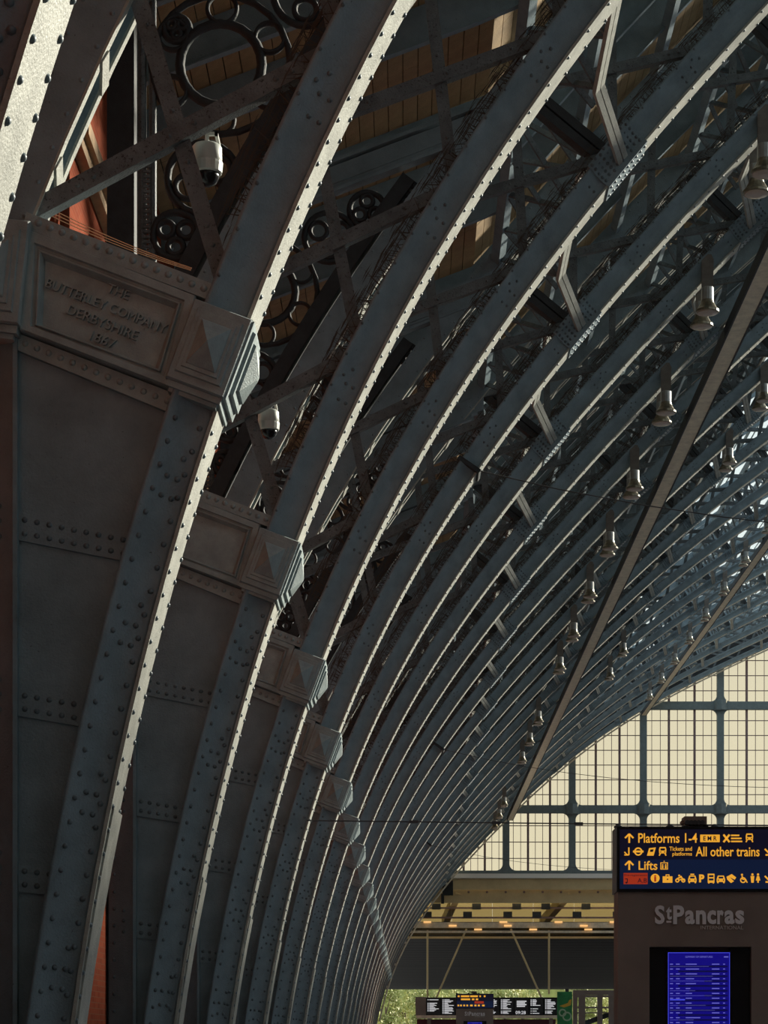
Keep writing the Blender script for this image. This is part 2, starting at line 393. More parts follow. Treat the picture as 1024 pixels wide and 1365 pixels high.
# ------------------------------------------------------------------ arch rib
def make_rib():
    root = empty('arch_rib', (BX, 0, 0), 'dark blue-grey riveted iron arch rib with pyramid bosses and a blank cast plate', 'arch rib', 'iron arch ribs of the roof')
    off = (BX, 0, 0)
    P = lambda name, mb, m, smooth=False, parent=None: obj(name, mb, m, parent or root, off, smooth)
    # web panel of the solid lower part
    top_l, top_r = r0(30, 300), r0(285, 398)
    m = MB(); poly = [(-3.5, 0)] + [tuple(pt(s, .34)) for s in frames(0.02, s_at(6.35), .4)] + [tuple(top_r), tuple(top_l), (-3.5, top_l.y)]
    m.prism(poly, .12, .5); panel = P('web_panel', m, 'iron')
    # inner chord and flange
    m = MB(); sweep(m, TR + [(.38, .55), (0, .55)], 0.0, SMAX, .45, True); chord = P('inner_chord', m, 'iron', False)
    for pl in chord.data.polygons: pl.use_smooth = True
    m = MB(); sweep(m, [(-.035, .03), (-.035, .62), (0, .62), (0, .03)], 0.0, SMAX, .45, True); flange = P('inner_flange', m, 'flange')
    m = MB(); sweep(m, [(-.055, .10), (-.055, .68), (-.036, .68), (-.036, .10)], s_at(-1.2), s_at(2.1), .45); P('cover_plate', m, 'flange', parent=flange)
    # outer vertical strip
    m = MB(); m.loft([[(x, y, z) for x, y in ((-3.49, .05), (-3.84, .24), (-3.84, .5), (-3.49, .5))] for z in (0, 6.4 + EYE)]); strip = P('outer_strip', m, 'iron')
    m = MB(); m.bb(-3.505, -3.465, .02, .14, 0, 6.3 + EYE); P('edge_angle', m, 'iron')
    m = MB(); m.bb(-3.9, -2.9, -.12, .72, 0, .12); P('base_plate', m, 'iron')
    # rivets of the lower part
    rv = MB()
    for q, s in enumerate(frames(.3, S_P1 + 14, .215)):
        h = fr(s)[0].y - EYE
        if 5.5 < h < 6.5: continue
        if h < 6:
            for a in (.29, .07): 
                p = pt(s, a); rv.rivet((p.x, ytr(a), p.y), (0, -1, 0))
        elif q % 2 == 0:
            p = pt(s, .345); rv.rivet((p.x, -.088, p.y), (0, -1, 0), .022, 6)
        if h < 12 or q % 2 == 0:
            p, t, n = fr(s)
            for y in (.09, .56):
                e = p + n * (-.035); rv.rivet((e.x, y, e.y), (-n.x, 0, -n.y), .026, 6)
    for h in (.55, 2.1, 3.6, 4.9):
        for ds in (-.09, .09, .28):
            for a in (.12, .21):
                if ds > .2 and a > .15: continue
                p = pt(s_at(h) + ds, a); rv.rivet((p.x, ytr(a), p.y), (0, -1, 0))
    for nd in NODES[1:12]:
        for ds, a in ((-.2, .2), (-.2, .10), (.02, .2), (.02, .1), (.22, .2), (.1, .27)):
            p = pt(nd - .5 + ds, a); rv.rivet((p.x, ytr(a), p.y), (0, -1, 0), .026, 6)
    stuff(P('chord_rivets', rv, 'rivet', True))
    # splice bands on the panel
    for hl, sl in ((4.62, -.20), (3.05, -.17), (1.48, -.12), (-.1, -.1)):
        zl = hl + EYE; xr = float(np.polyval(PC, hl - .1)) - .33; xl = -3.47; zr = zl + sl * (xr - xl)
        m = MB(); m.prism([(xl, zl - .13), (xr, zr - .13), (xr, zr + .13), (xl, zl + .13)], .095, .13); band = P('splice_band', m, 'iron')
        rr = MB(); nn = int((xr - xl) / .11)
        for i in range(nn):
            x = xl + .06 + i * .11; z = zl + sl * (x - xl)
            for dz in (-.06, .06): rr.rivet((x, .095, z + dz), (0, -1, 0))
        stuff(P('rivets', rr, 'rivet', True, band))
    rr = MB()
    for i in range(34):
        rr.rivet((-3.77, .205, .25 + i * .22), (-.4, -1, 0))
    for z in (1.5, 3.1, 4.65, 6.2):
        for dz in (-.07, .07, .2): rr.rivet((-3.64, .135, z + dz), (-.4, -1, 0))
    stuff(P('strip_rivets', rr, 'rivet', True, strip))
    # cap: ledge, plate, lower band, bosses
    def quad(*pp): return [r0(*q) for q in pp]
    m = MB(); m.prism([tuple(v) for v in quad((36, 284), (287, 381), (281, 402), (30, 306))], -.03, .62); led = P('top_ledge', m, 'cast')
    rr = MB(); a, b = r0(52, 299), r0(272, 386)
    for i in range(15):
        p = a.lerp(b, i / 14); rr.rivet((p.x, -.03, p.y), (0, -1, 0), .033, 8)
    stuff(P('rivets', rr, 'cast', True, led))
    m = MB(); m.prism([tuple(v) for v in quad((22, 441), (232, 522), (222, 546), (22, 464))], .06, .5); lb = P('lower_band', m, 'cast')
    rr = MB(); a, b = r0(32, 455), r0(222, 532)
    for i in range(13):
        p = a.lerp(b, i / 12); rr.rivet((p.x, .06, p.y), (0, -1, 0), .03, 8)
    stuff(P('rivets', rr, 'cast', True, lb))
    O = quad((33, 306), (262, 396), (232, 520), (27, 441)); I = quad((60, 346), (233, 410), (207, 488), (56, 433))
    def lq(t): return [O[i].lerp(I[i], t) for i in range(4)]
    m = MB(); m.loft([[(v.x, y, v.y) for v in lq(t)] for t, y in ((0, .2), (0, -.03), (.06, -.06), (.5, -.06), (.56, -.03), (.68, -.02), (.74, -.05), (.80, -.05), (1.0, .035))], False, True)
    plaque = P('plaque', m, 'cast')
    def boss(name, c, ang, hu, hv, back=.66, side=True):
        """stepped block with a pyramid; u runs up the rib, v towards the hall"""
        u = Vector((math.sin(ang), math.cos(ang))); v = Vector((math.cos(ang), -math.sin(ang)))
        def ring(fu, fv, y): return [(c.x + u.x * a * fu + v.x * b * fv, y, c.y + u.y * a * fu + v.y * b * fv) for a, b in ((-hu, -hv), (-hu, hv), (hu, hv), (hu, -hv))]
        m = MB(); m.loft([ring(.86, .9, back), ring(.86, .9, .1), ring(1, 1, .0), ring(1, 1, -.13), ring(.97, .95, -.155), ring(.80, .78, -.155), ring(.78, .75, -.185), ring(.66, .62, -.185), ring(.65, .60, -.205)])
        b = P(name, m, 'cast')
        m = MB(); m.loft([ring(.56, .50, -.205), ring(.54, .48, -.22), ring(.02, .02, -.36)]); P('pyramid', m, 'cast', parent=b)
        if side:      # stepped panels on the hall side of the block
            def sr(fu, y0, y1, e): return [(c.x + u.x * a * fu + v.x * (hv + e), y, c.y + u.y * a * fu + v.y * (hv + e)) for a, y in ((-hu, y0), (-hu, y1), (hu, y1), (hu, y0))]
            m = MB(); m.loft([sr(.98, -.12, .66, -.06), sr(.98, -.12, .66, .015), sr(.80, -.05, .6, .02), sr(.78, -.03, .58, .05), sr(.60, .04, .5, .05), sr(.58, .06, .48, .075), sr(.05, .25, .30, .16)])
            P('side_panel', m, 'cast', parent=b)
        for k, (du, ex) in enumerate(((-1.08, .93), (-1.18, .82))):   # mouldings under the block
            m = MB(); cc = c + u * (du * hu); m.box((cc.x, .25 - .0, cc.y), (hu * .075, .36 - .04 * k, hv * ex), (Vector((u.x, 0, u.y)), Vector((0, 1, 0)), Vector((v.x, 0, v.y)))); P('moulding', m, 'cast', parent=b)
        return b
    boss('boss', Vector((-1.742, 6.13 + EYE)), math.radians(20.5), .37, .275)
    boss('boss', Vector((-3.68, 6.83 + EYE)), math.radians(6), .46, .31, .6, False)
    # outer chord
    sA = S_N0 - .12
    m = MB(); sweep(m, [(A_IN, .06), (A_OUT, .06), (A_OUT, .54), (A_OUT - .03, .54), (A_OUT - .03, .10), (A_IN, .10)], sA, SMAX, .6, True); oc = P('outer_chord', m, 'iron')
    m = MB(); sweep(m, [(A_IN, .50), (A_OUT, .50), (A_OUT, .54), (A_IN, .54)], sA, SMAX, .8, True); P('outer_chord_back', m, 'iron')
    for y in (.06, .44):
        m = MB(); sweep(m, [(A_IN - .025, y), (A_IN - .025, y + .10), (A_IN, y + .10), (A_IN, y)], sA, SMAX, .8, True); P('chord_angle', m, 'flange')
    for i in range(18):
        s = sA + .55 + i * .95
        m = MB(); p, t, n = fr(s); c = p + n * (A_IN - .03)
        m.box((c.x, .30, c.y), (.07, .22, .015), (Vector((t.x, .35, t.y)).normalized(), Vector((-t.x * .35, 1, -t.y * .35)).normalized(), Vector((n.x, 0, n.y)))); P('lacing_plate', m, 'flange')
    rr = MB()
    for s in frames(sA + .1, sA + 22, .3):
        for a in (A_OUT - .05, A_IN + .06):
            p = pt(s, a); rr.rivet((p.x, .06, p.y), (0, -1, 0), .024, 6)
    stuff(P('chord_rivets', rr, 'iron', True, oc))
    # crossed lattice bars
    for i in range(len(NODES) - 1):
        for kind, (sa, aa, sb, ab, y) in enumerate(((NODES[i] - (.25 if i else 0), 2.2, NODES[i + 1], .25, .10), (NODES[i + 1] - .25, 2.2, NODES[i], .25, .17))):
            a, b = pt(sa, aa), pt(sb, ab); d = (b - a).normalized()
            pr = Vector((-d.y, d.x)); pr = pr if pr.y < 0 else -pr
            if kind: pr = pr if pr.x > 0 else -pr
            A = Vector((a.x, y, a.y)); B = Vector((b.x, y, b.y))
            m = MB(); m.bar(A, B, .16, .02, (0, 1, 0))
            o = Vector((pr.x, 0, pr.y)) * .07; e = Vector((0, .07, 0)); m.bar(A + o + e, B + o + e, .02, .14, (0, 1, 0))
            bar = P('lattice_bar', m, 'lattice')
            if i < 9:
                rr = MB(); L = (b - a).length
                for t in ((.17, .22, .46, .54, .80, .85) if kind == 0 else (.15, .42, .58, .78, .84)):
                    q = A.lerp(B, t); rr.rivet((q.x, y - .01, q.z), (0, -1, 0), .026, 6)
                stuff(P('rivets', rr, 'lattice', True, bar))
    # bolted sleeves with a post across the web
    for i in SLEEVES:
        s = NODES[i]
        m = MB(); sec = [(-.06, .01), (.03, .03), (.12, .025), (.20, -.0), (.27, -.05), (.33, -.11), (.42, -.125), (.42, .6), (-.06, .66)]
        sweep(m, sec, s - .5, s + .5, .25); slv = P('splice_sleeve', m, 'iron')
        rr = MB()
        for q in range(9):
            for a in (.05, .13, .21, .29, .37):
                p = pt(s - .44 + q * .11, a + (.03 if q % 2 else 0)); yy = float(np.interp(a, [.03, .12, .2, .27, .33, .42], [.03, .025, -.0, -.05, -.11, -.125])); rr.rivet((p.x, yy, p.y), (0, -1, 0), .034, 6)
            p, t, n = fr(s - .44 + q * .11)
            for y in (.12, .5): e = p - n * .06; rr.rivet((e.x, y, e.y), (-n.x, 0, -n.y), .03, 6)
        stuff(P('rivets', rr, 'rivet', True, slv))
        a, b = pt(s - .08, .35), pt(s - .08, 2.2)
        for q in (-.085, .085):
            p, t, n = fr(s); o = t * q
            m = MB(); m.bar((a.x + o.x, .30, a.y + o.y), (b.x + o.x, .30, b.y + o.y), .14, .3, (0, 1, 0)); P('web_post', m, 'soot')
    # bird spikes along the top of the inner chord
    m = MB(); rnd = random.Random(3)
    for s in frames(S_N0 + .7, S_N0 + 17, .022):
        p, t, n = fr(s); b = p + n * .37; y = rnd.uniform(.02, .5)
        L = rnd.uniform(.16, .34); d = Vector((n.x, 0, n.y)) * L + Vector((t.x, 0, t.y)) * rnd.uniform(-.22, .22) + Vector((0, rnd.uniform(-.14, .14), 0))
        B = Vector((b.x, y, b.y)); q = Vector((t.x, 0, t.y)) * .009
        m.add([B - q, B + q, B + d + Vector((0, .006, 0))], [(0, 1, 2)])
        e = Vector((t.x, 0, t.y)) * .14; z = B + d * .8
        m.add([z - e, z + e, z + Vector((n.x, 0, n.y)) * .014], [(0, 1, 2)])
    stuff(P('bird_spikes', m, 'spike'))
    return root, plaque

rib, plq = make_rib()
ribs = {}
for k in range(-1, NR):
    r = rib if k == 1 else copy_tree(rib)
    r.location = (BX, Y0 + k * BAY, 0); ribs[k] = r
    r['label'] = ('blue-grey iron arch rib with blank cast plate, ' + on_rib(k)) if k > 0 else 'pale riveted flange of the arch rib standing before the inscribed rib'
ribs[0]['label'] = 'iron arch rib whose cast plate reads THE BUTTERLEY COMPANY DERBYSHIRE 1867'
del ribs[0]['group']
pl0 = [c for c in ribs[0].children if c.name.startswith('plaque')][0]
angp = -math.atan2(63, 161)
def ltext(s, cx, cy, wd, hh):
    c = r0(cx, cy); W, H = wd / 150, hh / 150
    text_mesh(s, 'lettering', 'cast', pl0, (c.x - W / 2, c.y - H / 2, c.x + W / 2, c.y + H / 2), .038, angp, .016, .0, (BX, 0, 0))
ltext('THE', 158, 388, 31, 12); ltext('BUTTERLEY COMPANY', 142, 407, 172, 13)
ltext('DERBYSHIRE', 137, 429, 100, 13); ltext('1867', 137, 452, 35, 13)

# ------------------------------------------------------------------ spandrel tracery between ribs and wall
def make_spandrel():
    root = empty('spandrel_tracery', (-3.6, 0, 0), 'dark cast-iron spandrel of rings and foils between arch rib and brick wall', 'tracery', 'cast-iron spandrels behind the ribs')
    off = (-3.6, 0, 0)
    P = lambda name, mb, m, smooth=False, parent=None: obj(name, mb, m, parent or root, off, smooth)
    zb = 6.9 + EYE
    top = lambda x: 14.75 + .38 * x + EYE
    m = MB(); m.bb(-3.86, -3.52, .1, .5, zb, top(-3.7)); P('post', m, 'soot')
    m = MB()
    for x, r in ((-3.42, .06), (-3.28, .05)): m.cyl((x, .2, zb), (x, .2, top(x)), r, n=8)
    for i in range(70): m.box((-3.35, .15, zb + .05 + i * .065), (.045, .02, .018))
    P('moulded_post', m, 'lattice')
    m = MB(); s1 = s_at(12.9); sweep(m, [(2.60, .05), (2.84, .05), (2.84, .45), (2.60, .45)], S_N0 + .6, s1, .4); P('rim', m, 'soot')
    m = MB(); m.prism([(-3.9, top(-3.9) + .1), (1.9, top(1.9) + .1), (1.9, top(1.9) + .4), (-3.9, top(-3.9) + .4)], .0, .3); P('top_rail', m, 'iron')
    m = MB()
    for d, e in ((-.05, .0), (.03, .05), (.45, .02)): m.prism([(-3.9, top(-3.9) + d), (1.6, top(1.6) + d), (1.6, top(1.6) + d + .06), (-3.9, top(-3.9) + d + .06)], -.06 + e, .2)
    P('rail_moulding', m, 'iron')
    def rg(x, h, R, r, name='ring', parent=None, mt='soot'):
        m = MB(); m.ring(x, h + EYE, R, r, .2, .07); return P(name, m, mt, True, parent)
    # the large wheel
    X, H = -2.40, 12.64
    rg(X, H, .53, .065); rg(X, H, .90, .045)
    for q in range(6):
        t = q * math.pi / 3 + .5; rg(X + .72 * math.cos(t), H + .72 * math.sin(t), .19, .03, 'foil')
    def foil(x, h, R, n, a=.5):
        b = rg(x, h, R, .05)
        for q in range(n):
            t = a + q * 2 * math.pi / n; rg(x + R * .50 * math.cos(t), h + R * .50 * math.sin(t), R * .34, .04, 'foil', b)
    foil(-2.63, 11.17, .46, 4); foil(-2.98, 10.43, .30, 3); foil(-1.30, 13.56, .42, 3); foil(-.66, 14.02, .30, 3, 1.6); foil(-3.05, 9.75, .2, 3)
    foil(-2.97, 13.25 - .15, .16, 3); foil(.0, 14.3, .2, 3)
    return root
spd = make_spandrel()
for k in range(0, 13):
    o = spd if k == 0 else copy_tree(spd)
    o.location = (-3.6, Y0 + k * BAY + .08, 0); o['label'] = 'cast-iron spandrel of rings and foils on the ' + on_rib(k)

# ------------------------------------------------------------------ roof: rafters, boards, glazing
RP = []
for i in range(13):
    x = -4.6 + i * .5
    if x < 1.5: RP.append(Vector((x, 16.25 + .38 * x + EYE)))
for s in frames(s_at(13.6), SMAX, .6):
    q = pt(s, 3.02)
    if q.x > RP[-1].x + .45 and q.y > RP[-1].y + .1: RP.append(q)
RP += [Vector((2 * XA - p.x, p.y)) for p in RP[::-1] if p.x > XA - MIR]
RL = [0.0]
for a, b in zip(RP[:-1], RP[1:]): RL.append(RL[-1] + (b - a).length)
def rpt(l):
    l = max(0, min(l, RL[-1] - 1e-4)); i = max(j for j in range(len(RL)) if RL[j] <= l); i = min(i, len(RP) - 2)
    t = (RP[i + 1] - RP[i]).normalized(); p = RP[i] + t * (l - RL[i]); return p, t, Vector((-t.y, t.x))
L_GLASS = min(RL[i] for i in range(len(RP)) if RP[i].x > 15.5)
def rafter_mesh():
    m = MB()
    def sw(sec):
        rings = []
        for i, p in enumerate(RP):
            t = (RP[min(i + 1, len(RP) - 1)] - RP[max(i - 1, 0)]).normalized(); n = Vector((-t.y, t.x))
            g_ = .38 if p.x > 15 else 1.0
            rings.append([(p.x + n.x * a * g_, y, p.y + n.y * a * g_) for a, y in sec])
        m.loft(rings)
    sw([(-.58, -.02), (-.02, -.02), (-.02, .02), (-.58, .02)])
    sw([(-.60, -.07), (-.58, -.07), (-.58, .07), (-.60, .07)])
    return m
rm = rafter_mesh(); raf = None
for k in range(-1, NR - 1):
    for q in (1, 2, 3):
        if raf is None: o = raf = obj('roof_rafter', rm, 'iron', off=(RP[0].x, 0, RP[0].y))
        else: o = raf.copy(); COL.objects.link(o)
        o.location = (RP[0].x, Y0 + k * BAY + q * BAY / 4, RP[0].y)
        tag(o, 'thin iron rafter, %s of three %s' % (('nearer', 'middle', 'farther')[q - 1], in_bay(k)), 'rafter', 'roof rafters between the ribs')
# boards: planks one by one over the two nearest bays in view, joined beyond
roof = None
PW = .27
m = MB()
for seg in range(int(L_GLASS / PW)):
    p, t, n = rpt((seg + .5) * PW); c = p + n * .03
    for (ya, yb) in ((-17, Y0 + BAY), (Y0 + 3 * BAY, YG)):
        m.box((c.x, (ya + yb) / 2, c.y), (PW / 2 - .008, (yb - ya) / 2, .02), (Vector((t.x, 0, t.y)), Vector((0, 1, 0)), Vector((n.x, 0, n.y))))
    if seg >= 36:
        m.box((c.x, Y0 + 2 * BAY, c.y), (PW / 2 - .008, BAY, .02), (Vector((t.x, 0, t.y)), Vector((0, 1, 0)), Vector((n.x, 0, n.y))))
roof = struct(obj('ceiling', m, 'board'), 'timber boarding of the arched roof')
pm = MB(); pm.box((0, 0, 0), (PW / 2 - .008, BAY / 8 - .004, .02)); pl = None
for k in (1, 2):
    for q in range(4):
        for seg in range(36):
            p, t, n = rpt((seg + .5) * PW); c = p + n * (.03 + random.uniform(0, .006))
            if pl is None: o = pl = obj('plank', pm, 'board', roof)
            else: o = pl.copy(); COL.objects.link(o); o.parent = roof
            o.location = (c.x, Y0 + k * BAY + (q + .5) * BAY / 4, c.y); o.rotation_euler = (0, -math.atan2(t.y, t.x), 0)
m = MB()   # outer slates close the joints of the boards
rings = []
for l in frames(0, L_GLASS, .8):
    p, t, n = rpt(l); rings.append([(p.x + n.x * .08, -17, p.y + n.y * .08), (p.x + n.x * .08, YG, p.y + n.y * .08), (p.x + n.x * .12, YG, p.y + n.y * .12), (p.x + n.x * .12, -17, p.y + n.y * .12)])
m.loft(rings); obj('slate_covering', m, 'soot', roof)
m = MB(); m.loft([[(2 * XA - x, y, z) for x, y, z in r] for r in rings]); obj('slate_covering', m, 'board', roof)
m = MB(); m.bb(2 * XA - WX, 2 * XA - WX + .5, -16, YG + 1, 0, 14.6 + EYE); struct(obj('wall_right', m, 'brick'), 'red brick side wall across the hall')
m = MB()
for i, p in enumerate(RP[:-1]):
    q = RP[i + 1]
    if p.x < 15.5 or p.x > XA - MIR: continue
    m.add([(2 * XA - p.x, -17, p.y), (2 * XA - q.x, -17, q.y), (2 * XA - q.x, YG, q.y), (2 * XA - p.x, YG, p.y)], [(0, 1, 2, 3)])
stuff(obj('roof_panes', m, 'roof_glass', roof))
# conduits along the boards and tan battens
m = MB()
# glazing
gl = None; gm = MB()
NG = int((RL[-1] - L_GLASS) / 2.3)
for k in range(-4, NR - 1):
    for q in range(4):
        for g in range(NG):
            l = L_GLASS + (g + .5) * 2.3; p, t, n = rpt(l); c = p + n * .03
            cc = (c.x, Y0 + k * BAY + (q + .5) * BAY / 4, c.y)
            if k >= 15:
                if gl is None:
                    x = MB(); x.box((0, 0, 0), (1.12, BAY / 8 - .04, .006)); gl = o = obj('pane', x, 'roof_glass', roof)
                else: o = gl.copy(); COL.objects.link(o); o.parent = roof
                o.location = cc; o.rotation_euler = (0, -math.atan2(t.y, t.x), 0)
            else: gm.box(cc, (1.12, BAY / 8 - .04, .006), (Vector((t.x, 0, t.y)), Vector((0, 1, 0)), Vector((n.x, 0, n.y))))
stuff(obj('roof_panes', gm, 'roof_glass', roof))
m = MB()
for g in range(NG + 1):
    p, t, n = rpt(L_GLASS + g * 2.3)
    m.box((p.x, (-17 + YG) / 2, p.y), (.05, (YG + 17) / 2, .06), (Vector((t.x, 0, t.y)), Vector((0, 1, 0)), Vector((n.x, 0, n.y))))
for g in range(NG * 2):
    p, t, n = rpt(L_GLASS + (g + .5) * 1.15)
    m.box((p.x, (-17 + YG) / 2, p.y), (.018, (YG + 17) / 2, .03), (Vector((t.x, 0, t.y)), Vector((0, 1, 0)), Vector((n.x, 0, n.y))))
stuff(obj('glazing_bars', m, 'screen_iron', roof))

# ------------------------------------------------------------------ trussed purlins between ribs
for j in SLEEVES:
    s = NODES[j]; p, t, n = fr(s); N3 = Vector((n.x, 0, n.y)); T3 = Vector((t.x, 0, t.y)); proto = None
    for k in range(0, NR - 1):
        if p.x / (Y0 + (k + 1) * BAY) > .18: continue
        loc = Vector((p.x, Y0 + k * BAY, p.y))
        lab = 'trussed purlin of the %s row %s' % (ORD[SLEEVES.index(j) + 1], in_bay(k))
        if proto is None:
            proto = o = empty('trussed_purlin', loc, lab, 'purlin', 'trussed purlins along the roof')
            prof = [(.0 + .3, .05), (1.75, .78), (BAY - 1.75, .78), (BAY + .1, .05)]
            for (ya, a), (yb, b) in zip(prof[:-1], prof[1:]):
                for e in (-.062, .062):
                    m = MB(); m.bar(N3 * a + T3 * e + Vector((0, ya, 0)), N3 * b + T3 * e + Vector((0, yb, 0)), .105, .07, N3); obj('lower_chord', m, 'flange', o)
            m = MB(); m.bar(N3 * 2.3, N3 * 2.3 + Vector((0, BAY, 0)), .22, .2, N3); obj('upper_chord', m, 'iron', o)
            ys = [.3, 1.75, 3.6, 5.34, BAY - 1.75, BAY]
            for q in range(5):
                lo = .78 if 0 < q else .4
                m = MB(); m.bar(N3 * .8 + Vector((0, ys[q] if q else 1.0, 0)), N3 * 2.25 + Vector((0, ys[q + 1], 0)), .09, .06, N3); obj('brace', m, 'lattice', o)
                m = MB(); m.bar(N3 * .8 + Vector((0, ys[q + 1] if q < 4 else BAY - 1, 0)), N3 * 2.25 + Vector((0, ys[q], 0)), .09, .06, N3); obj('brace', m, 'lattice', o)
        else:
            o = copy_tree(proto); o.location = loc; o['label'] = lab
# plain longitudinal purlins at the other nodes
for j in range(5, len(NODES)):
    if j in SLEEVES: continue
    p, t, n = fr(NODES[j]); c = p + n * 2.42; proto = None
    for k in range(0, NR - 1):
        if c.x / (Y0 + (k + 1) * BAY) > .18: continue
        if proto is None:
            m = MB(); m.box((0, BAY / 2, 0), (.05, BAY / 2 - .3, .10), (Vector((t.x, 0, t.y)), Vector((0, 1, 0)), Vector((n.x, 0, n.y)))); m.box((-n.x * .1, BAY / 2, -n.y * .1), (.09, BAY / 2 - .3, .012), (Vector((t.x, 0, t.y)), Vector((0, 1, 0)), Vector((n.x, 0, n.y))))
            proto = o = obj('light_purlin', m, 'iron')
        else: o = proto.copy(); COL.objects.link(o)
        o.location = (c.x, Y0 + k * BAY + .3, c.y)
        tag(o, 'slim purlin at %s lattice joint, %s' % (ORD[j], in_bay(k)), 'purlin', 'slim purlins under the rafters')

# ------------------------------------------------------------------ long service beams hung below the ribs
def service_beam(x, h, wd, ht, y0, lab):
    e = empty('service_beam', (x, y0, h + EYE), lab, 'beam')
    m = MB(); m.bb(-wd / 2, wd / 2, 0, YG - .4 - y0, 0, .04); obj('soffit', m, 'soffit', e)
    m = MB(); m.bb(-wd / 2 - .02, -wd / 2 + .03, 0, YG - .4 - y0, -.02, ht); m.bb(wd / 2 - .03, wd / 2 + .02, 0, YG - .4 - y0, -.02, ht); obj('side_plate', m, 'soot', e)
    hm = None
    for k in range(NR):
        y = Y0 + k * BAY + .3 - y0
        if y < 0.5 or y + y0 > YG - 1: continue
        if hm is None: m = MB(); m.bb(-wd / 2, wd / 2, -.06, .06, ht - .05, ht + .25); hm = o = obj('hanger', m, 'soot', e)
        else: o = hm.copy(); COL.objects.link(o); o.parent = e
        o.location = (0, y, 0)
    return e
service_beam(9.4, 20.2, .52, .34, 48, 'long tan service beam slung under the dark haunch of the ribs')
service_beam(21.55, 29.75, .46, .30, 105, 'long tan service beam slung under the pale crown of the ribs beside the glazed roof')

# ------------------------------------------------------------------ bell floodlights in pairs
def make_lamp(lab, grp):
    e = empty('bell_floodlight', (0, 0, 0), lab, 'floodlight', grp)
    m = MB(); m.prism([(-.14, .55), (.14, .55), (.15, 1.3), (.09, 1.42), (-.09, 1.42), (-.15, 1.3)], -.03, .05); obj('bracket', m, 'lamp_bracket', e)
    m = MB(); m.lathe((0, 0, 0), [(.10, .62), (.155, .60), (.155, .30), (.12, .28)], 14); obj('housing', m, 'steel', e, smooth=False)
    m = MB(); m.lathe((0, 0, 0), [(.15, .31), (.17, .22), (.24, .10), (.29, .05), (.29, .0), (.27, .0)], 16); obj('bell', m, 'lamp_brass', e)
    m = MB(); m.lathe((0, 0, 0), [(.26, .01), (.25, -.025), (.12, -.05)], 16); obj('lens', m, 'lamp_lens', e)
    return e
lamp = None
rows = [(7.3, [3, 4, 5, 6, 7, 8, 9, 10, 12, 13, 14, 17, 18, 19], 'by the haunch service beam', 'haunch floodlights'),
        (12.9, [7, 8, 13, 14], 'between the service beams', 'floodlights between the beams'),
        (20.2, [12, 13, 14, 15, 16, 17, 18, 19], 'by the crown service beam', 'crown floodlights')]
for x, ks, where, grp in rows:
    s = s_x(x)
    for k in ks:
        for q in (0, 1):
            p = pt(s, 0)
            o = make_lamp('', grp) if lamp is None else copy_tree(lamp)
            if lamp is None: lamp = o
            o.location = (p.x + .08, Y0 + k * BAY + (-.05 if q == 0 else 1.05), p.y - .85)
            o['group'] = grp + (' front' if q == 0 else ' rear')
            o['label'] = '%s floodlight %s, %s' % ('front' if q == 0 else 'rear', where, on_rib(k))
    
# ------------------------------------------------------------------ dome cameras
def dome(px, py, y, lab, sc_=1.0):
    c = px_at(px, py, y)
    e = empty('dome_camera', c, lab, 'camera')
    m = MB(); m.lathe((0, 0, 0), [(.03, .20), (.12, .19), (.135, .17), (.14, .02), (.13, .01)], 20); obj('housing', m, 'cctv', e, smooth=True)
    m = MB(); m.lathe((0, 0, 0), [(.145, .03), (.145, .01), (.138, -.06), (.125, -.07)], 20); obj('collar', m, 'cctv', e)
    m = MB(); m.lathe((0, 0, 0), [(.115, -.06), (.11, -.10), (.085, -.15), (.045, -.175), (.005, -.18)], 20); obj('dome', m, 'black', e, smooth=True)
    m = MB(); m.cyl((0, 0, .19), (0, 0, .30), .02); m.bb(-.02, .10, -.015, .015, .28, .31); m.bb(.07, .10, -.015, .35, .28, .31); obj('bracket', m, 'cctv', e)
    return e
dome(276, 222, Y0 + .45, 'white dome camera hung behind the lattice above the inscribed plate')
dome(358, 567, Y0 + BAY + .45, 'white dome camera hung behind the lattice of the next rib along')

# thin bird wires strung over the ledge of the first rib
e = empty('bird_wire', tuple((r0(60, 288).x, Y0 + .3, r0(60, 288).y)), 'thin copper-coloured bird wires strung above the inscribed plate', 'wire')
for i in range(6):
    m = MB(); a = r0(60, 292 - i * 7); b = r0(250, 366 - i * 7 + (i % 3) * 3); o = e.location
    pts = [(a.x + (b.x - a.x) * t - o.x, .05 * (i % 3), a.y + (b.y - a.y) * t - o.z - .12 * t * (1 - t)) for t in (0, .2, .4, .6, .8, 1)]
    m.tube(pts, .004, 4); obj('strand', m, 'cable_copper', e)

# ------------------------------------------------------------------ span wires
def wire(pts, r, lab):
    o0 = Vector(pts[0]); m = MB(); m.tube(pts, r, 5)
    o = tag(obj('span_wire', m, 'wire', off=tuple(o0)), lab, 'wire'); return o
for k, lab in ((3, 'upper thin span wire clamped to the fourth rib from the inscribed one'), (8, 'thin span wire clamped farther along, crossing the glazed screen'), (13, 'thin span wire clamped to a rib close to the glazed screen')):
    y = Y0 + k * BAY - .05; p = pt(s_at(11.8), .0)
    e = wire([(p.x + (42 - p.x) * t, y, p.y - 1.4 * 4 * t * (1 - t) - 4.0 * t * (1 - t) ** 4 * 1.2) for t in [i / 24 for i in range(25)]], .012, lab)
    m = MB(); sweep(m, [(-.09, -.10), (.45, -.10), (.45, .66), (-.09, .66)], s_at(11.78), s_at(11.85), .1)
    c = obj('rib_clamp', m, 'soot', e, off=tuple(e.location)); c.location = (0, y + .05, 0)
y = Y0 + 3 * BAY - .05; p = pt(s_at(4.58), 0)
e = wire([(p.x + (42 - p.x) * i / 20, y, p.y - .15 * 4 * (i / 20) * (1 - i / 20)) for i in range(21)], .014, 'low level span wire stretched almost level across the hall from a rib')
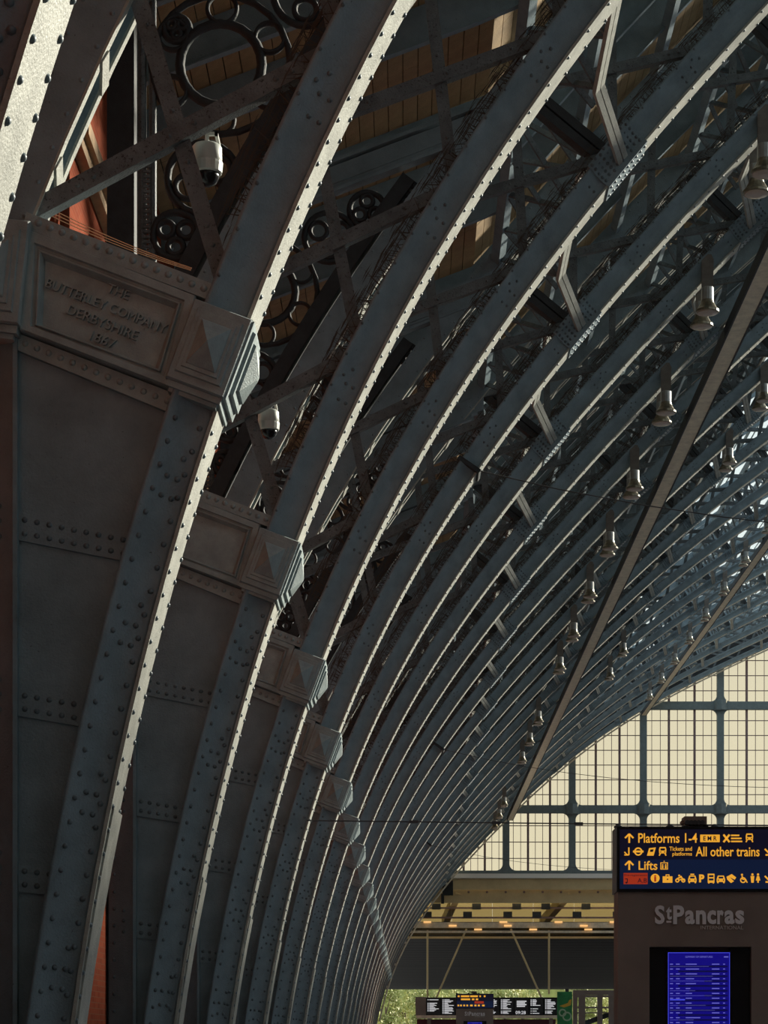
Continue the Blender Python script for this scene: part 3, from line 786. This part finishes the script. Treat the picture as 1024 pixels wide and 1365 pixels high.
for q in (2.2, 3.9, 5.6):
    m = MB(); m.box((q, 0, -.15 * 4 * (q / 44) * (1 - q / 44)), (.09, .02, .03)); obj('insulator', m, 'wire', e)

# ------------------------------------------------------------------ glazed end screen
YS = YG + 1.3
zs = lambda py: (VPY - py) / (F / YS) + EYE
xs = lambda px: (px - VPX) / (F / YS)
MX = [xs(590), xs(674.6), xs(762.7), xs(857.6), xs(960.2), xs(1066), xs(1175)]
TZ = [zs(1166), zs(1079), zs(941), zs(800)]
scr = empty('end_screen', (xs(600), YS, zs(1166)), 'tall cream glazed end screen of panes under the last arch rib', 'glazed screen')
so = scr.location.copy(); soff = tuple(so)
def clipz(x, z): return min(z, curve_z(x) + .1) if x < XA else min(z, curve_z(2 * XA - x) + .1)
cols = []
for i in range(len(MX) - 1):
    for j in range(9): cols.append((MX[i] + (MX[i + 1] - MX[i]) * j / 9, MX[i] + (MX[i + 1] - MX[i]) * (j + 1) / 9, j))
rowsz = []
for i, nn in ((0, 4), (1, 7), (2, 7)):
    for j in range(nn): rowsz.append((TZ[i] + (TZ[i + 1] - TZ[i]) * j / nn, TZ[i] + (TZ[i + 1] - TZ[i]) * (j + 1) / nn, j))
cnt = 0; rest = MB()
for (xa, xb, cj) in cols:
    for (za, zb, rj) in rowsz:
        x0 = xa
        if clipz(x0, 99) <= za:
            if clipz(xb, 99) <= za + .03: continue
            x0 = xa + (xb - xa) * (za - clipz(xa, 99)) / (clipz(xb, 99) - clipz(xa, 99))
        poly = [(x0, za), (xb, za), (xb, clipz(xb, zb)), ((x0 + xb) / 2, clipz((x0 + xb) / 2, zb)), (x0, max(clipz(x0, zb), za + .005))]
        if xa < xs(1030) and cnt < 300:
            m = MB(); m.prism(poly, YS, YS + .012); obj('pane', m, 'gable_glass', scr, soff); cnt += 1
        else: rest.prism(poly, YS, YS + .012)
stuff(obj('panes_beyond', rest, 'gable_glass', scr, soff))
def vbar(x, wd, y0, y1, mt, name):
    z1 = clipz(x, 99)
    if z1 < TZ[0] + .1: return
    m = MB(); m.bb(x - wd / 2, x + wd / 2, y0, y1, TZ[0], min(z1 + .2, TZ[-1])); obj(name, m, mt, scr, soff)
for (xa, xb, cj) in cols:
    if cj == 0: vbar(xa, .62, YS - .35, YS + .2, 'screen_iron', 'mullion')
    elif cj % 3 == 0: vbar(xa, .20, YS - .12, YS + .1, 'bar_brown', 'glazing_bar')
    else: vbar(xa, .05, YS - .04, YS + .04, 'bar_brown', 'glazing_bar')
def hbar(z, wd, y0, y1, mt, name):
    x0 = float(np.interp(z - EYE, HY, HX)); 
    m = MB(); m.bb(x0 - .3, MX[-1], y0, y1, z - wd / 2, z + wd / 2); obj(name, m, mt, scr, soff)
for i, (za, zb, rj) in enumerate(rowsz):
    if rj == 0: hbar(za, .72, YS - .36, YS + .2, 'screen_iron', 'transom')
    else: hbar(za, .07, YS - .05, YS + .05, 'bar_brown', 'glazing_bar')
for x in MX[1:-1]:
    for iz, z in enumerate(TZ[:3]):
        if clipz(x, 99) < z: continue
        for sx in (-1, 1):
            for szz in (-1, 1):
                if iz == 0 and szz < 0: continue
                R = .62; cx, cz = x + sx * (.31 + R), z + szz * (.36 + R)
                pl_ = [(x + sx * .3, z + szz * .35)] + [(cx - sx * R * math.cos(t), cz - szz * R * math.sin(t)) for t in [i * math.pi / 2 / 6 for i in range(7)]]
                if clipz(cx, 99) < cz - R: continue
                m = MB(); m.prism(pl_, YS - .30, YS + .1); obj('gusset', m, 'screen_iron', scr, soff)
        m = MB(); m.lathe((x, YS - .3, z), [(.62, -.45), (.62, .45)], 8) if iz else m.bb(x - .4, x + .4, YS - .4, YS, z - .3, z + .3); 
        obj('junction_plate', m, 'screen_iron', scr, soff)
# dark plate behind the last rib, and the light conduit along its edge
m = MB(); sweep(m, [(.0, YS - YG + .02), (3.0, YS - YG + .02), (3.0, YS - YG + .08), (.0, YS - YG + .08)], s_at(11.0), SMAX, .8, True)
o = obj('edge_plate', m, 'soot', scr, soff); o.location = (0, YG, 0)
m = MB(); pts = [(pt(s, -.22).x, YG + .3, pt(s, -.22).y) for s in frames(s_at(2), SMAX, 1.2)]; m.tube(pts, .07, 6)
for s in frames(s_at(3), SMAX, 2.2):
    p, t, n = fr(s); c = p - n * .12; m.box((c.x, YG + .3, c.y), (.10, .06, .16), (Vector((t.x, 0, t.y)), Vector((0, 1, 0)), Vector((n.x, 0, n.y))))
tag(obj('edge_conduit', m, 'beam_tan', off=pts[0]), 'pale conduit clipped along the underside of the last arch rib', 'conduit')

# ------------------------------------------------------------------ low roof extension beyond the screen
def ext(name, lab, cat):
    return empty(name, (0, YG + 2, 10 + EYE), lab, cat)
E0 = (0, YG + 2, 10 + EYE)
e = ext('fascia_beam', 'tan painted fascia girder under the glazed screen', 'girder')
m = MB(); m.bb(-3.5, 42, YS - .5, YS + 1.2, zs(1171), zs(1165)); obj('white_capping', m, 'white_edge', e, E0)
m = MB(); m.bb(-3.5, 42, YS - .1, YS + .3, zs(1186), zs(1171)); obj('upper_web', m, 'fascia', e, E0)
m = MB(); m.bb(-3.5, 42, YS + .5, YS + .9, zs(1203), zs(1181)); obj('lower_web', m, 'fascia', e, E0)
m = MB()
for i in range(22): m.rivet((xs(625) + i * 1.7, YS + .5, zs(1188.5)), (0, -1, 0), .12, 6)
stuff(obj('rivets', m, 'bar_brown', e, E0))
for px in (762, 900):
    m = MB(); m.bar((xs(px), YS + .6, zs(1186)), (xs(px - 30), YS + 10, zs(1222)), .9, .6, (1, 0, 0)); obj('raking_strut', m, 'fascia', e, E0)
m = MB(); m.bar((xs(612), YS + .6, zs(1186)), (xs(595), YS + 8, zs(1222)), .9, .6, (1, 0, 0)); obj('raking_strut', m, 'fascia', e, E0)
m = MB(); m.bb(xs(590), xs(604), YS - .4, YS - .1, zs(1194), zs(1174)); m.bb(xs(588), xs(592), YS - .5, YS - .2, zs(1205), zs(1192)); obj('junction_box', m, 'black', e, E0)
e = ext('louvre_rail', 'dark rails with short posts below the tan fascia girder', 'railing')
for py, wd in ((1209, .16), (1222, .16), (1232, .5), (1241, .2)):
    m = MB(); m.bb(-3.5, 42, YS + 1.5, YS + 1.7, zs(py) - wd / 2, zs(py) + wd / 2); obj('rail', m, 'bar_brown' if py < 1230 else 'beam_tan', e, E0)
for i in range(14):
    for py, dx in ((1207, 0), (1218, -12)):
        x = xs(582 + i * 49 + dx + (i % 3) * 5)
        m = MB(); m.bb(x - .4, x + .4, YS + 1.4, YS + 1.75, zs(py + 4), zs(py - 4)); obj('post', m, 'soot', e, E0)
for i in range(12):
    x = xs(570 + i * 27 + (i % 4) * 7); z = zs(1228 + (i % 3) * 5)
    m = MB(); m.bb(x - .35, x + .35, YS + 1.2, YS + 1.5, z - .08, z + .08); obj('lamp', m, 'lamp_warm', e, E0)
HD = (VPY - 1246) / (F / (YS + 4)) + EYE
YF = (HD - EYE) * F / 71
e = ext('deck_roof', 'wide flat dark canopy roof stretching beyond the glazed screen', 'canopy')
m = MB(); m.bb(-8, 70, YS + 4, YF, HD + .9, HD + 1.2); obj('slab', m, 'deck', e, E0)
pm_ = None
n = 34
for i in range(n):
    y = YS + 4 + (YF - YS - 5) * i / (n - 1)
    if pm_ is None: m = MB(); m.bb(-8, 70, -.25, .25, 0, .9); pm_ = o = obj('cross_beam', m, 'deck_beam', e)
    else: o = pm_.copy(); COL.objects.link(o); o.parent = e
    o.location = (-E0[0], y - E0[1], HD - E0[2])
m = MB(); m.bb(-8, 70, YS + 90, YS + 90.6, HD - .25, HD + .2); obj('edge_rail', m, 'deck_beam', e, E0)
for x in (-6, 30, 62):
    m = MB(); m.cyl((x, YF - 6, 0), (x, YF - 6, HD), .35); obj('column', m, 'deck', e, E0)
glassy('clerestory_glass', (.50, .43, .27), .05)
e = ext('clerestory_strip', 'yellowish clerestory glazing strip behind the dark rails', 'glazing')
for i in range(12):
    m = MB(); m.bb(-3.4 + i * 3.8, .39 + i * 3.8, YS + 3.2, YS + 3.25, HD - .2, zs(1195)); obj('pane', m, 'clerestory_glass', e, E0)
m = MB(); m.bb(-3.5, 42.3, YS + 3.15, YS + 3.3, HD - .4, HD - .2); obj('sill', m, 'fascia', e, E0)
# suspension rods
e = ext('hanger_rod_set', 'thin pale rods forming two raking pairs below the dark canopy', 'rods')
for a, b in (((570, 1240), (570, 1332)), ((622, 1238), (581, 1332)), ((681, 1238), (722, 1330)), ((732, 1240), (732, 1325))):
    m = MB(); pa, pb = px_at(*a, YS + 1.6), px_at(*b, YS + 1.6); m.cyl(pa, pb, .09, n=6); obj('rod', m, 'fascia', e, E0)

# ------------------------------------------------------------------ wayfinding totems
def totem(yt, x0px, lab, main):
    s = F / yt
    K = 109.93 / s      # photo pixels of the near totem -> pixels here
    if main:
        def X(px): return (px - VPX) / s
        def Z(py): return (VPY - py) / s + EYE
    else:
        xb = (x0px - VPX) / s
        def X(px): return xb + (px - 822) / 109.93
        def Z(py): return (VPY - py) / 109.93 + EYE
    base = (X(932), yt, 0); e = empty('wayfinding_totem', base, lab, 'totem')
    Q = lambda name, mb, m, parent=None: obj(name, mb, m, parent or e, base)
    D = .55; y = yt
    m = MB()
    m.bb(X(824), X(866), y, y + D, 0, Z(1189)); m.bb(X(1002), X(1041), y, y + D, 0, Z(1189)); m.bb(X(866), X(1002), y, y + D, Z(1262), Z(1189)); m.bb(X(866), X(1002), y + .18, y + D, 0, Z(1262))
    Q('body', m, 'totem')
    m = MB(); m.bb(X(866.5), X(889), y + .09, y + .18, .4, Z(1262.5)); m.bb(X(975), X(1001.5), y + .09, y + .18, .4, Z(1262.5)); m.bb(X(889), X(975), y + .09, y + .18, .4, .9); Q('niche', m, 'black')
    m = MB(); m.bb(X(822), X(1043), y - .03, y + D + .03, Z(1189), Z(1102)); Q('header_case', m, 'black')
    m = MB(); m.bb(X(826), X(1040), y - .04, y - .03, Z(1146), Z(1106)); hd = Q('header_panel', m, 'header_dark')
    m = MB(); m.bb(X(826), X(1040), y - .04, y - .03, Z(1185), Z(1146)); hn = Q('header_panel', m, 'header_navy')
    yl = y - .042
    def T(t, a, b, c, d, par, m='amber', bold=.012, name='lettering', dep=.002, yy=None):
        text_mesh(t, name, m, par, (X(a), Z(d), X(c), Z(b)), yl if yy is None else yy, 0, dep, bold, base)
    # logo
    T('S', 873, 1207, 886, 1232, e, 'letters', .03, 'logo_letter', .01, y - .001)
    T('t', 888, 1209, 895.5, 1226, e, 'letters', .03, 'logo_letter', .01, y - .001)
    m = MB(); m.bb(X(888.5), X(895), y - .02, y, Z(1230), Z(1227.5)); Q('logo_letter', m, 'letters')
    for ch, a_, b_, t_ in (('P', 897.5, 910.5, 1207), ('a', 911.5, 923, 1213.5), ('n', 924.5, 936.5, 1213.5), ('c', 938, 948.5, 1213.5), ('r', 950, 957.5, 1213.5), ('a', 958.5, 970.5, 1213.5), ('s', 971.5, 982, 1213.5)):
        k_ = (992 - 897.5) / (982 - 897.5); T(ch, 897.5 + (a_ - 897.5) * k_, t_, 897.5 + (b_ - 897.5) * k_, 1232, e, 'letters', .035, 'logo_letter', .01, y - .001)
    T('INTERNATIONAL', 934, 1234, 991, 1239, e, 'letters_small', 0, 'logo_letter', .005, y - .001)
    # screen
    m = MB(); m.bb(X(889), X(975), y + .06, y + .18, .9, Z(1267)); Q('screen_bezel', m, 'black')
    m = MB(); m.bb(X(892), X(973), y + .055, y + .06, 1.0, Z(1270)); scn = Q('screen', m, 'screen_blue')
    ys_ = y + .054
    m = MB()
    for a, b, c, d in ((891.3, 1269.3, 974, 1270.2), (891.3, 1269.3, 892.1, 1400), (973.2, 1269.3, 974, 1400)): m.bb(X(a), X(c), ys_ - .001, ys_, Z(d), Z(b))
    Q('screen_border', m, 'screen_high', scn)
    T('SUMMARY OF DEPARTURES', 914.5, 1274, 951, 1276.5, scn, 'screen_text', 0, 'screen_heading', .0005, ys_)
    m = MB(); md = MB(); rnd = random.Random(5)
    for i in range(24):
        yy = 1284.5 + i * 6.5
        for a, wd in ((894, 4), (902, 5), (915, rnd.uniform(6, 20)), (950, 10), (965, 2.5)):
            m.bb(X(a), X(a + wd), ys_ - .001, ys_, Z(yy + 1.1), Z(yy))
        if i % 3 != 1: m.bb(X(894), X(rnd.uniform(920, 955)), ys_ - .0008, ys_, Z(yy + 3.7), Z(yy + 3.4))
        md.bb(X(rnd.choice((894, 905, 920, 940))), X(971), ys_ - .0006, ys_, Z(yy + 4.8), Z(yy + 2.4))
    m.bb(X(966), X(972), ys_ - .001, ys_, Z(1276), Z(1274.6))
    stuff(Q('screen_text', m, 'screen_text', scn)); stuff(Q('screen_rows', md, 'screen_dim', scn))
    m = MB(); m.bb(X(894), X(914), ys_ - .0015, ys_, Z(1333.4), Z(1331.6)); Q('screen_highlight', m, 'screen_high', scn)
    # header pictograms
    def ico(parts, par, mt='amber', lift=0.0, name='pictogram'):
        m = MB()
        for kd, *a in parts:
            y1 = yl - lift; y0_ = y1 - .004
            if kd == 'r': m.bb(X(a[0]), X(a[2]), y0_, y1, Z(a[3]), Z(a[1]))
            elif kd == 'p': m.prism([(X(q[0]), Z(q[1])) for q in a[0]], y0_, y1)
            elif kd == 'd':
                cx, cy, r = a; m.prism([(X(cx + r * math.cos(t)), Z(cy + r * math.sin(t))) for t in [2 * math.pi * i / 16 for i in range(16)]], y0_, y1)
            elif kd == 'o':
                cx, cy, r, th = a; m.ring(X(cx), Z(cy), r / 109.93, th / 109.93, y1 - .002, .003, 18, 4)
            elif kd == 'l':
                (xa, ya), (xb, yb), th = a; d = Vector((xb - xa, yb - ya)); n_ = Vector((-d.y, d.x)).normalized() * th / 2
                m.prism([(X(xa + n_.x), Z(ya + n_.y)), (X(xb + n_.x), Z(yb + n_.y)), (X(xb - n_.x), Z(yb - n_.y)), (X(xa - n_.x), Z(ya - n_.y))], y0_, y1)
        return Q(name, m, mt, par)
    def up(cx, y0_, y1_, par): ico([('l', (cx, y0_ + 1), (cx, y1_), 2.4), ('l', (cx, y0_), (cx - 5.6, y0_ + 5.6), 2.2), ('l', (cx, y0_), (cx + 5.6, y0_ + 5.6), 2.2)], par, name='arrow')
    def dn(x, yy, par): ico([('l', (x, yy), (x + 8, yy + 8), 2.2), ('l', (x + 8.5, yy + 8), (x + 8.5, yy + 1), 2.2), ('l', (x + 8.5, yy + 8), (x + 1, yy + 8), 2.2)], par, name='arrow')
    def train(cx, cy, par):
        ico([('p', [(cx - 4, cy - 5.5), (cx + 4, cy - 5.5), (cx + 5, cy - 2), (cx + 4.6, cy + 3), (cx - 4.6, cy + 3), (cx - 5, cy - 2)]), ('l', (cx - 3, cy + 3), (cx - 4.6, cy + 6), 1.6), ('l', (cx + 3, cy + 3), (cx + 4.6, cy + 6), 1.6)], par)
        ico([('r', cx - 3, cy - 3.6, cx + 3, cy - .8), ('d', cx - 2.6, cy + 1.2, .8), ('d', cx + 2.6, cy + 1.2, .8)], par, 'header_dark', .005)
    if main:
        up(838.5, 1112, 1124, hd)
        T('Platforms 1-4', 850.5, 1111, 929, 1124, hd)
        ico([('r', 933, 1113, 959, 1123)], hd); T('E M R', 937, 1115, 955, 1121, hd, 'header_dark', .02, yy=yl - .005)
        ico([('l', (964, 1113), (972, 1123), 2.6), ('l', (972, 1113), (964, 1123), 2.6)], hd)
        ico([('r', 974, 1113, 985, 1115), ('r', 974, 1117, 988, 1119), ('r', 974, 1121, 989, 1123)], hd)
        train(998.5, 1117, hd)
        ico([('l', (832, 1140), (838, 1140), 1.6), ('l', (838, 1130), (838, 1140), 1.8), ('l', (832, 1136), (836, 1140), 1.6)], hd, name='arrow')
        ico([('o', 850.5, 1135.5, 4.6, 1.0), ('r', 843.5, 1134.2, 857.5, 1136.8)], hd)
        ico([('p', [(865, 1131), (874, 1130), (871, 1141), (862, 1141)])], hd); ico([('p', [(866.5, 1133), (871, 1132.5), (870, 1136), (866, 1136)])], hd, 'header_dark', .005)
        train(883, 1135, hd)
        T('Tickets and', 892, 1129, 922, 1134.5, hd, bold=.008); T('platforms', 896, 1136, 922, 1142.5, hd, bold=.008)
        T('All other trains', 927, 1129, 1012, 1142, hd); dn(1019, 1132, hd)
        up(838.5, 1148, 1160, hn); T('Lifts', 851, 1148, 876, 1160, hn)
        ico([('r', 880, 1150, 881, 1159), ('r', 889, 1150, 890, 1159), ('r', 880, 1150, 890, 1151), ('r', 880, 1158.4, 890, 1159.4), ('d', 883, 1153.2, 1), ('d', 887, 1153.2, 1), ('r', 882, 1154.5, 884, 1158), ('r', 886, 1154.5, 888, 1158), ('p', [(884, 1149), (886, 1149), (885, 1147.4)])], hn)
        ico([('r', 831, 1164, 863, 1179)], hn, 'red_panel'); T('Pre-registration', 832, 1165.5, 862, 1169, hn, 'header_dark', 0, yy=yl - .005)
        T('A,B', 849.5, 1171, 862, 1178, hn, 'header_dark', 0, yy=yl - .005); ico([('l', (836, 1172), (836, 1177), 1), ('d', 834.6, 1177, 1.2), ('r', 833, 1171.5, 836.5, 1172.5)], hn, 'header_dark', .005)
        ico([('d', 873, 1171, 6)], hn); T('i', 871.5, 1167, 874.5, 1175.5, hn, 'red_panel', .03, yy=yl - .005)
        ico([('r', 883, 1168.5, 896, 1177), ('r', 887, 1166, 892, 1167.2), ('r', 887, 1166, 888, 1169), ('r', 891, 1166, 892, 1169)], hn); ico([('d', 889.5, 1172.5, 1)], hn, 'header_navy', .005)
        ico([('o', 902.5, 1174, 2, .8), ('o', 910.5, 1174, 2, .8), ('l', (902, 1172), (908, 1169), 2), ('l', (907, 1168), (911, 1174), 1.6), ('d', 905, 1167.5, 1.3), ('l', (904, 1174), (909, 1172), 1.4)], hn)
        for cx, tx in ((922.5, 1), (960.5, 0)):
            ico([('p', [(cx - 4, 1167.5), (cx + 4, 1167.5), (cx + 5.6, 1172), (cx + 5.6, 1176), (cx - 5.6, 1176), (cx - 5.6, 1172)]), ('r', cx - 5, 1176, cx - 3, 1177.6), ('r', cx + 3, 1176, cx + 5, 1177.6)] + ([('r', cx - 2.5, 1165, cx + 2.5, 1166.8)] if tx else []), hn)
            ico([('r', cx - 3, 1169, cx + 3, 1171.4), ('d', cx - 3.4, 1173.6, .8), ('d', cx + 3.4, 1173.6, .8)], hn, 'header_navy', .005)
        T('P', 931.5, 1166, 938.5, 1176.5, hn, bold=.05)
        ico([('r', 943, 1165, 952, 1177), ('r', 943.6, 1177, 945.4, 1178), ('r', 949.6, 1177, 951.4, 1178)], hn); ico([('r', 944.5, 1167, 950.5, 1169.6), ('r', 944.5, 1171.4, 950.5, 1174)], hn, 'header_navy', .005)
        ico([('p', [(968, 1169), (975, 1165.5), (981, 1170), (979, 1173), (972, 1169.5), (978, 1175), (974, 1177.5), (969, 1173)])], hn)
        ico([('o', 990, 1173.5, 3.2, .8), ('d', 988.6, 1166.4, 1.4), ('l', (988.8, 1168), (989.6, 1172.5), 1.6), ('l', (989.4, 1172.5), (993.5, 1172.5), 1.4), ('l', (993.3, 1172.5), (995.6, 1177), 1.5)], hn)
        ico([('d', 1002.5, 1166, 1.5), ('p', [(1000, 1168), (1005, 1168), (1004.2, 1177), (1001, 1177)]), ('d', 1010, 1166, 1.5), ('p', [(1008.6, 1168), (1011.4, 1168), (1013, 1174), (1011, 1174), (1011, 1177), (1009, 1177), (1009, 1174), (1007, 1174)])], hn)
        dn(1019, 1168, hn)
    else:
        rnd = random.Random(9)
        for yy, xs_ in ((1112, ((832, 843), (851, 900), (905, 950), (960, 968), (985, 995))), (1130, ((851, 905), (915, 930), (938, 952))), (1166, ((831, 840), (846, 856), (865, 875), (883, 893), (905, 920), (930, 942), (950, 962), (975, 990)))):
            ico([('r', a, yy, b, yy + 10) for a, b in xs_], hd, name='lettering')
        ico([('r', 931, 1146, 985, 1160)], hn, 'red_panel')
    # loudspeaker unit on the roof
    m = MB(); m.bb(X(914), X(944), y + .1, y + .4, Z(1098), Z(1087)); m.bb(X(921), X(938), y + .15, y + .35, Z(1102), Z(1098)); m.bb(X(911), X(915), y + .15, y + .35, Z(1096), Z(1092)); un = Q('roof_unit', m, 'totem')
    m = MB()
    for i in range(5): m.cyl((X(917 + i * 5), y + .02, Z(1096)), (X(917 + i * 5), y + .12, Z(1096)), .03, n=8)
    m.cyl((X(940), y + .2, Z(1102)), (X(946), y + .2, Z(1098)), .03, n=8); Q('unit_fittings', m, 'soot', un)
    m = MB()
    for px in (826, 896, 956): m.lathe((X(px), y + .2, Z(1102)), [(.05, 0), (.05, .02), (.02, .05)], 8)
    Q('roof_bolts', m, 'soot')
    return e
totem(27.7, 822, 'tall brown station totem with lit amber direction header and blue departure screen', True)
totem(122.0, 608, 'distant brown station totem standing before the row of departure boards', False)

# ------------------------------------------------------------------ far concourse: departure boards, poster, stair frame
YB = 150.0
bx = lambda px: (px - VPX) * YB / F
bz = lambda py: (VPY - py) * YB / F + EYE
e = empty('departure_board', (bx(650), YB, bz(1357)), 'long row of black departure boards with white text on a gantry', 'departure board'); E1 = tuple(e.location)
m = MB(); m.bb(bx(555), bx(745), YB + .05, YB + .4, bz(1353.5), bz(1329.5)); obj('case', m, 'black', e, E1)
m = MB(); m.bb(bx(554), bx(568), YB - .02, YB + .42, bz(1353.5), bz(1329)); obj('end_cabinet', m, 'totem', e, E1)
m = MB(); m.bb(bx(555), bx(745), YB - .03, YB + .45, bz(1357.5), bz(1353.5)); obj('gantry_beam', m, 'beam_tan', e, E1)
for px in (572, 735):
    m = MB(); m.bb(bx(px) - .12, bx(px) + .12, YB + .1, YB + .3, 0, bz(1357.5)); obj('leg', m, 'totem', e, E1)
rnd = random.Random(2)
for a, b in ((569, 587), (589, 607), (648, 665), (667, 684.5), (686.5, 704.5), (706.5, 724), (726, 743.5)):
    m = MB(); m.bb(bx(a), bx(b), YB + .03, YB + .05, bz(1352.5), bz(1331)); sn = obj('screen', m, 'pane_dark', e, E1)
    if a == 686.5:
        text_mesh('09:28', 'clock_digits', 'white_text', sn, (bx(687.5), bz(1352), bx(701), bz(1347.5)), YB + .028, 0, .005, .01, E1)
        m = MB()
        for q in range(4): m.bb(bx(689), bx(702 - q % 2 * 2), YB + .02, YB + .028, bz(1335.5 + q * 2.2), bz(1334 + q * 2.2))
    else:
        m = MB()
        for q in range(13):
            if rnd.random() < .2: continue
            m.bb(bx(a + 1), bx(a + 2.5), YB + .02, YB + .028, bz(1333.2 + q * 1.5), bz(1332.3 + q * 1.5))
            m.bb(bx(a + 3.5), bx(a + rnd.uniform(8, b - a - 2)), YB + .02, YB + .028, bz(1333.2 + q * 1.5), bz(1332.3 + q * 1.5))
    stuff(obj('screen_text', m, 'white_text', sn, E1))
m = MB(); m.bb(bx(556), bx(742), YB + 1.0, YB + 1.2, 0, bz(1358.5)); tag(obj('hoarding', m, 'hoarding', off=(bx(650), YB + 1, 0)), 'low dark maroon hoarding below the departure boards', 'hoarding')
e = empty('poster_banner', (bx(753), YB - 6, 0), 'tall green illustrated poster banner beside the departure boards', 'banner'); E2 = tuple(e.location)
yb2 = YB - 6; cx2 = lambda px: (px - VPX) * yb2 / F; cz2 = lambda py: (VPY - py) * yb2 / F + EYE
m = MB(); m.bb(cx2(743), cx2(763), yb2, yb2 + .1, 0, cz2(1322)); obj('panel', m, 'green_poster', e, E2)
mat('poster_yellow', (.55, .35, .04), .5); mat('poster_pale', (.30, .45, .30), .5)
m = MB(); m.prism([(cx2(746), cz2(1341)), (cx2(752), cz2(1343)), (cx2(761), cz2(1340)), (cx2(762), cz2(1332)), (cx2(759), cz2(1333)), (cx2(757), cz2(1337))], yb2 - .02, yb2); obj('print', m, 'poster_yellow', e, E2)
m = MB(); m.ring(cx2(750), cz2(1350), .2, .05, yb2 - .01, .01); m.ring(cx2(756), cz2(1355), .25, .05, yb2 - .01, .01); obj('print', m, 'poster_pale', e, E2)
e = empty('stair_frame', (bx(795), YB + 10, 0), 'brown steel frame with handrails beside the green poster', 'stair frame'); E3 = tuple(e.location)
yb3 = YB + 10; dx = lambda px: (px - VPX) * yb3 / F; dz = lambda py: (VPY - py) * yb3 / F + EYE
for px, wd in ((767, .3), (776, .45), (800, .35), (816, .45), (835, .3)):
    m = MB(); m.bb(dx(px) - wd / 2, dx(px) + wd / 2, yb3, yb3 + .3, 0, dz(1321)); obj('post', m, 'totem', e, E3)
for py, wd in ((1323, .35), (1328, .15), (1343, .12), (1350, .08)):
    m = MB(); m.bb(dx(764), dx(850), yb3 - .05, yb3 + .1, dz(py) - wd / 2, dz(py) + wd / 2); obj('rail', m, 'totem', e, E3)
m = MB(); m.bar((dx(775), yb3 + .4, dz(1366)), (dx(830), yb3 + .4, dz(1346)), .2, .35, (0, 0, 1)); obj('stringer', m, 'soot', e, E3)

# ------------------------------------------------------------------ trees beyond the canopy
def tree(x, y, h, rx, leafm, lab, seed):
    rnd = random.Random(seed); e = empty('tree', (x, y, 0), lab, 'tree', 'trees beyond the canopy')
    m = MB(); m.cyl((0, 0, 0), (0, 0, h * .6), .35, .15, 7)
    for q in range(5):
        a = rnd.uniform(0, 6.28); m.cyl((0, 0, h * (.25 + .06 * q)), (rx * .6 * math.cos(a), rx * .6 * math.sin(a), h * (.5 + .07 * q)), .12, .04, 5)
    obj('trunk', m, 'bark', e)
    m = MB()
    blobs = [(rnd.uniform(-.6, .6) * rx, rnd.uniform(-.5, .5) * rx, h * rnd.uniform(.25, .85), rx * rnd.uniform(.35, .55)) for _ in range(13)]
    for bx_, by_, bz_, br in blobs:
        for _ in range(150):
            d = Vector((rnd.gauss(0, 1), rnd.gauss(0, 1), rnd.gauss(0, 1))).normalized() * br * rnd.uniform(.7, 1.05)
            c = Vector((bx_, by_, bz_)) + d; u = Vector((rnd.gauss(0, 1), rnd.gauss(0, 1), rnd.gauss(0, 1))).normalized(); v = u.orthogonal().normalized(); s = rnd.uniform(.18, .4)
            m.add([c - u * s, c + v * s * .6, c + u * s, c - v * s * .6], [(0, 1, 2, 3)])
    stuff(obj('foliage', m, leafm, e))
for i in range(18):
    tree(-12 + i * 3.9, YF + 14 + (i % 4) * 9, 12.5 + (i * 7 % 5) * .6, 3.7, 'leaf' if i % 2 else 'leaf_dark', ('yellow-green leafy tree beyond the dark canopy' if i % 2 else 'mid-green leafy tree beyond the dark canopy'), i)
m = MB(); m.bb(-80, 160, YF + 60, YF + 61, 0, 15); tag(obj('hedge_bank', m, 'leaf_dark', off=(0, YF + 40, 0)), 'green planted bank behind the row of trees', 'bank')
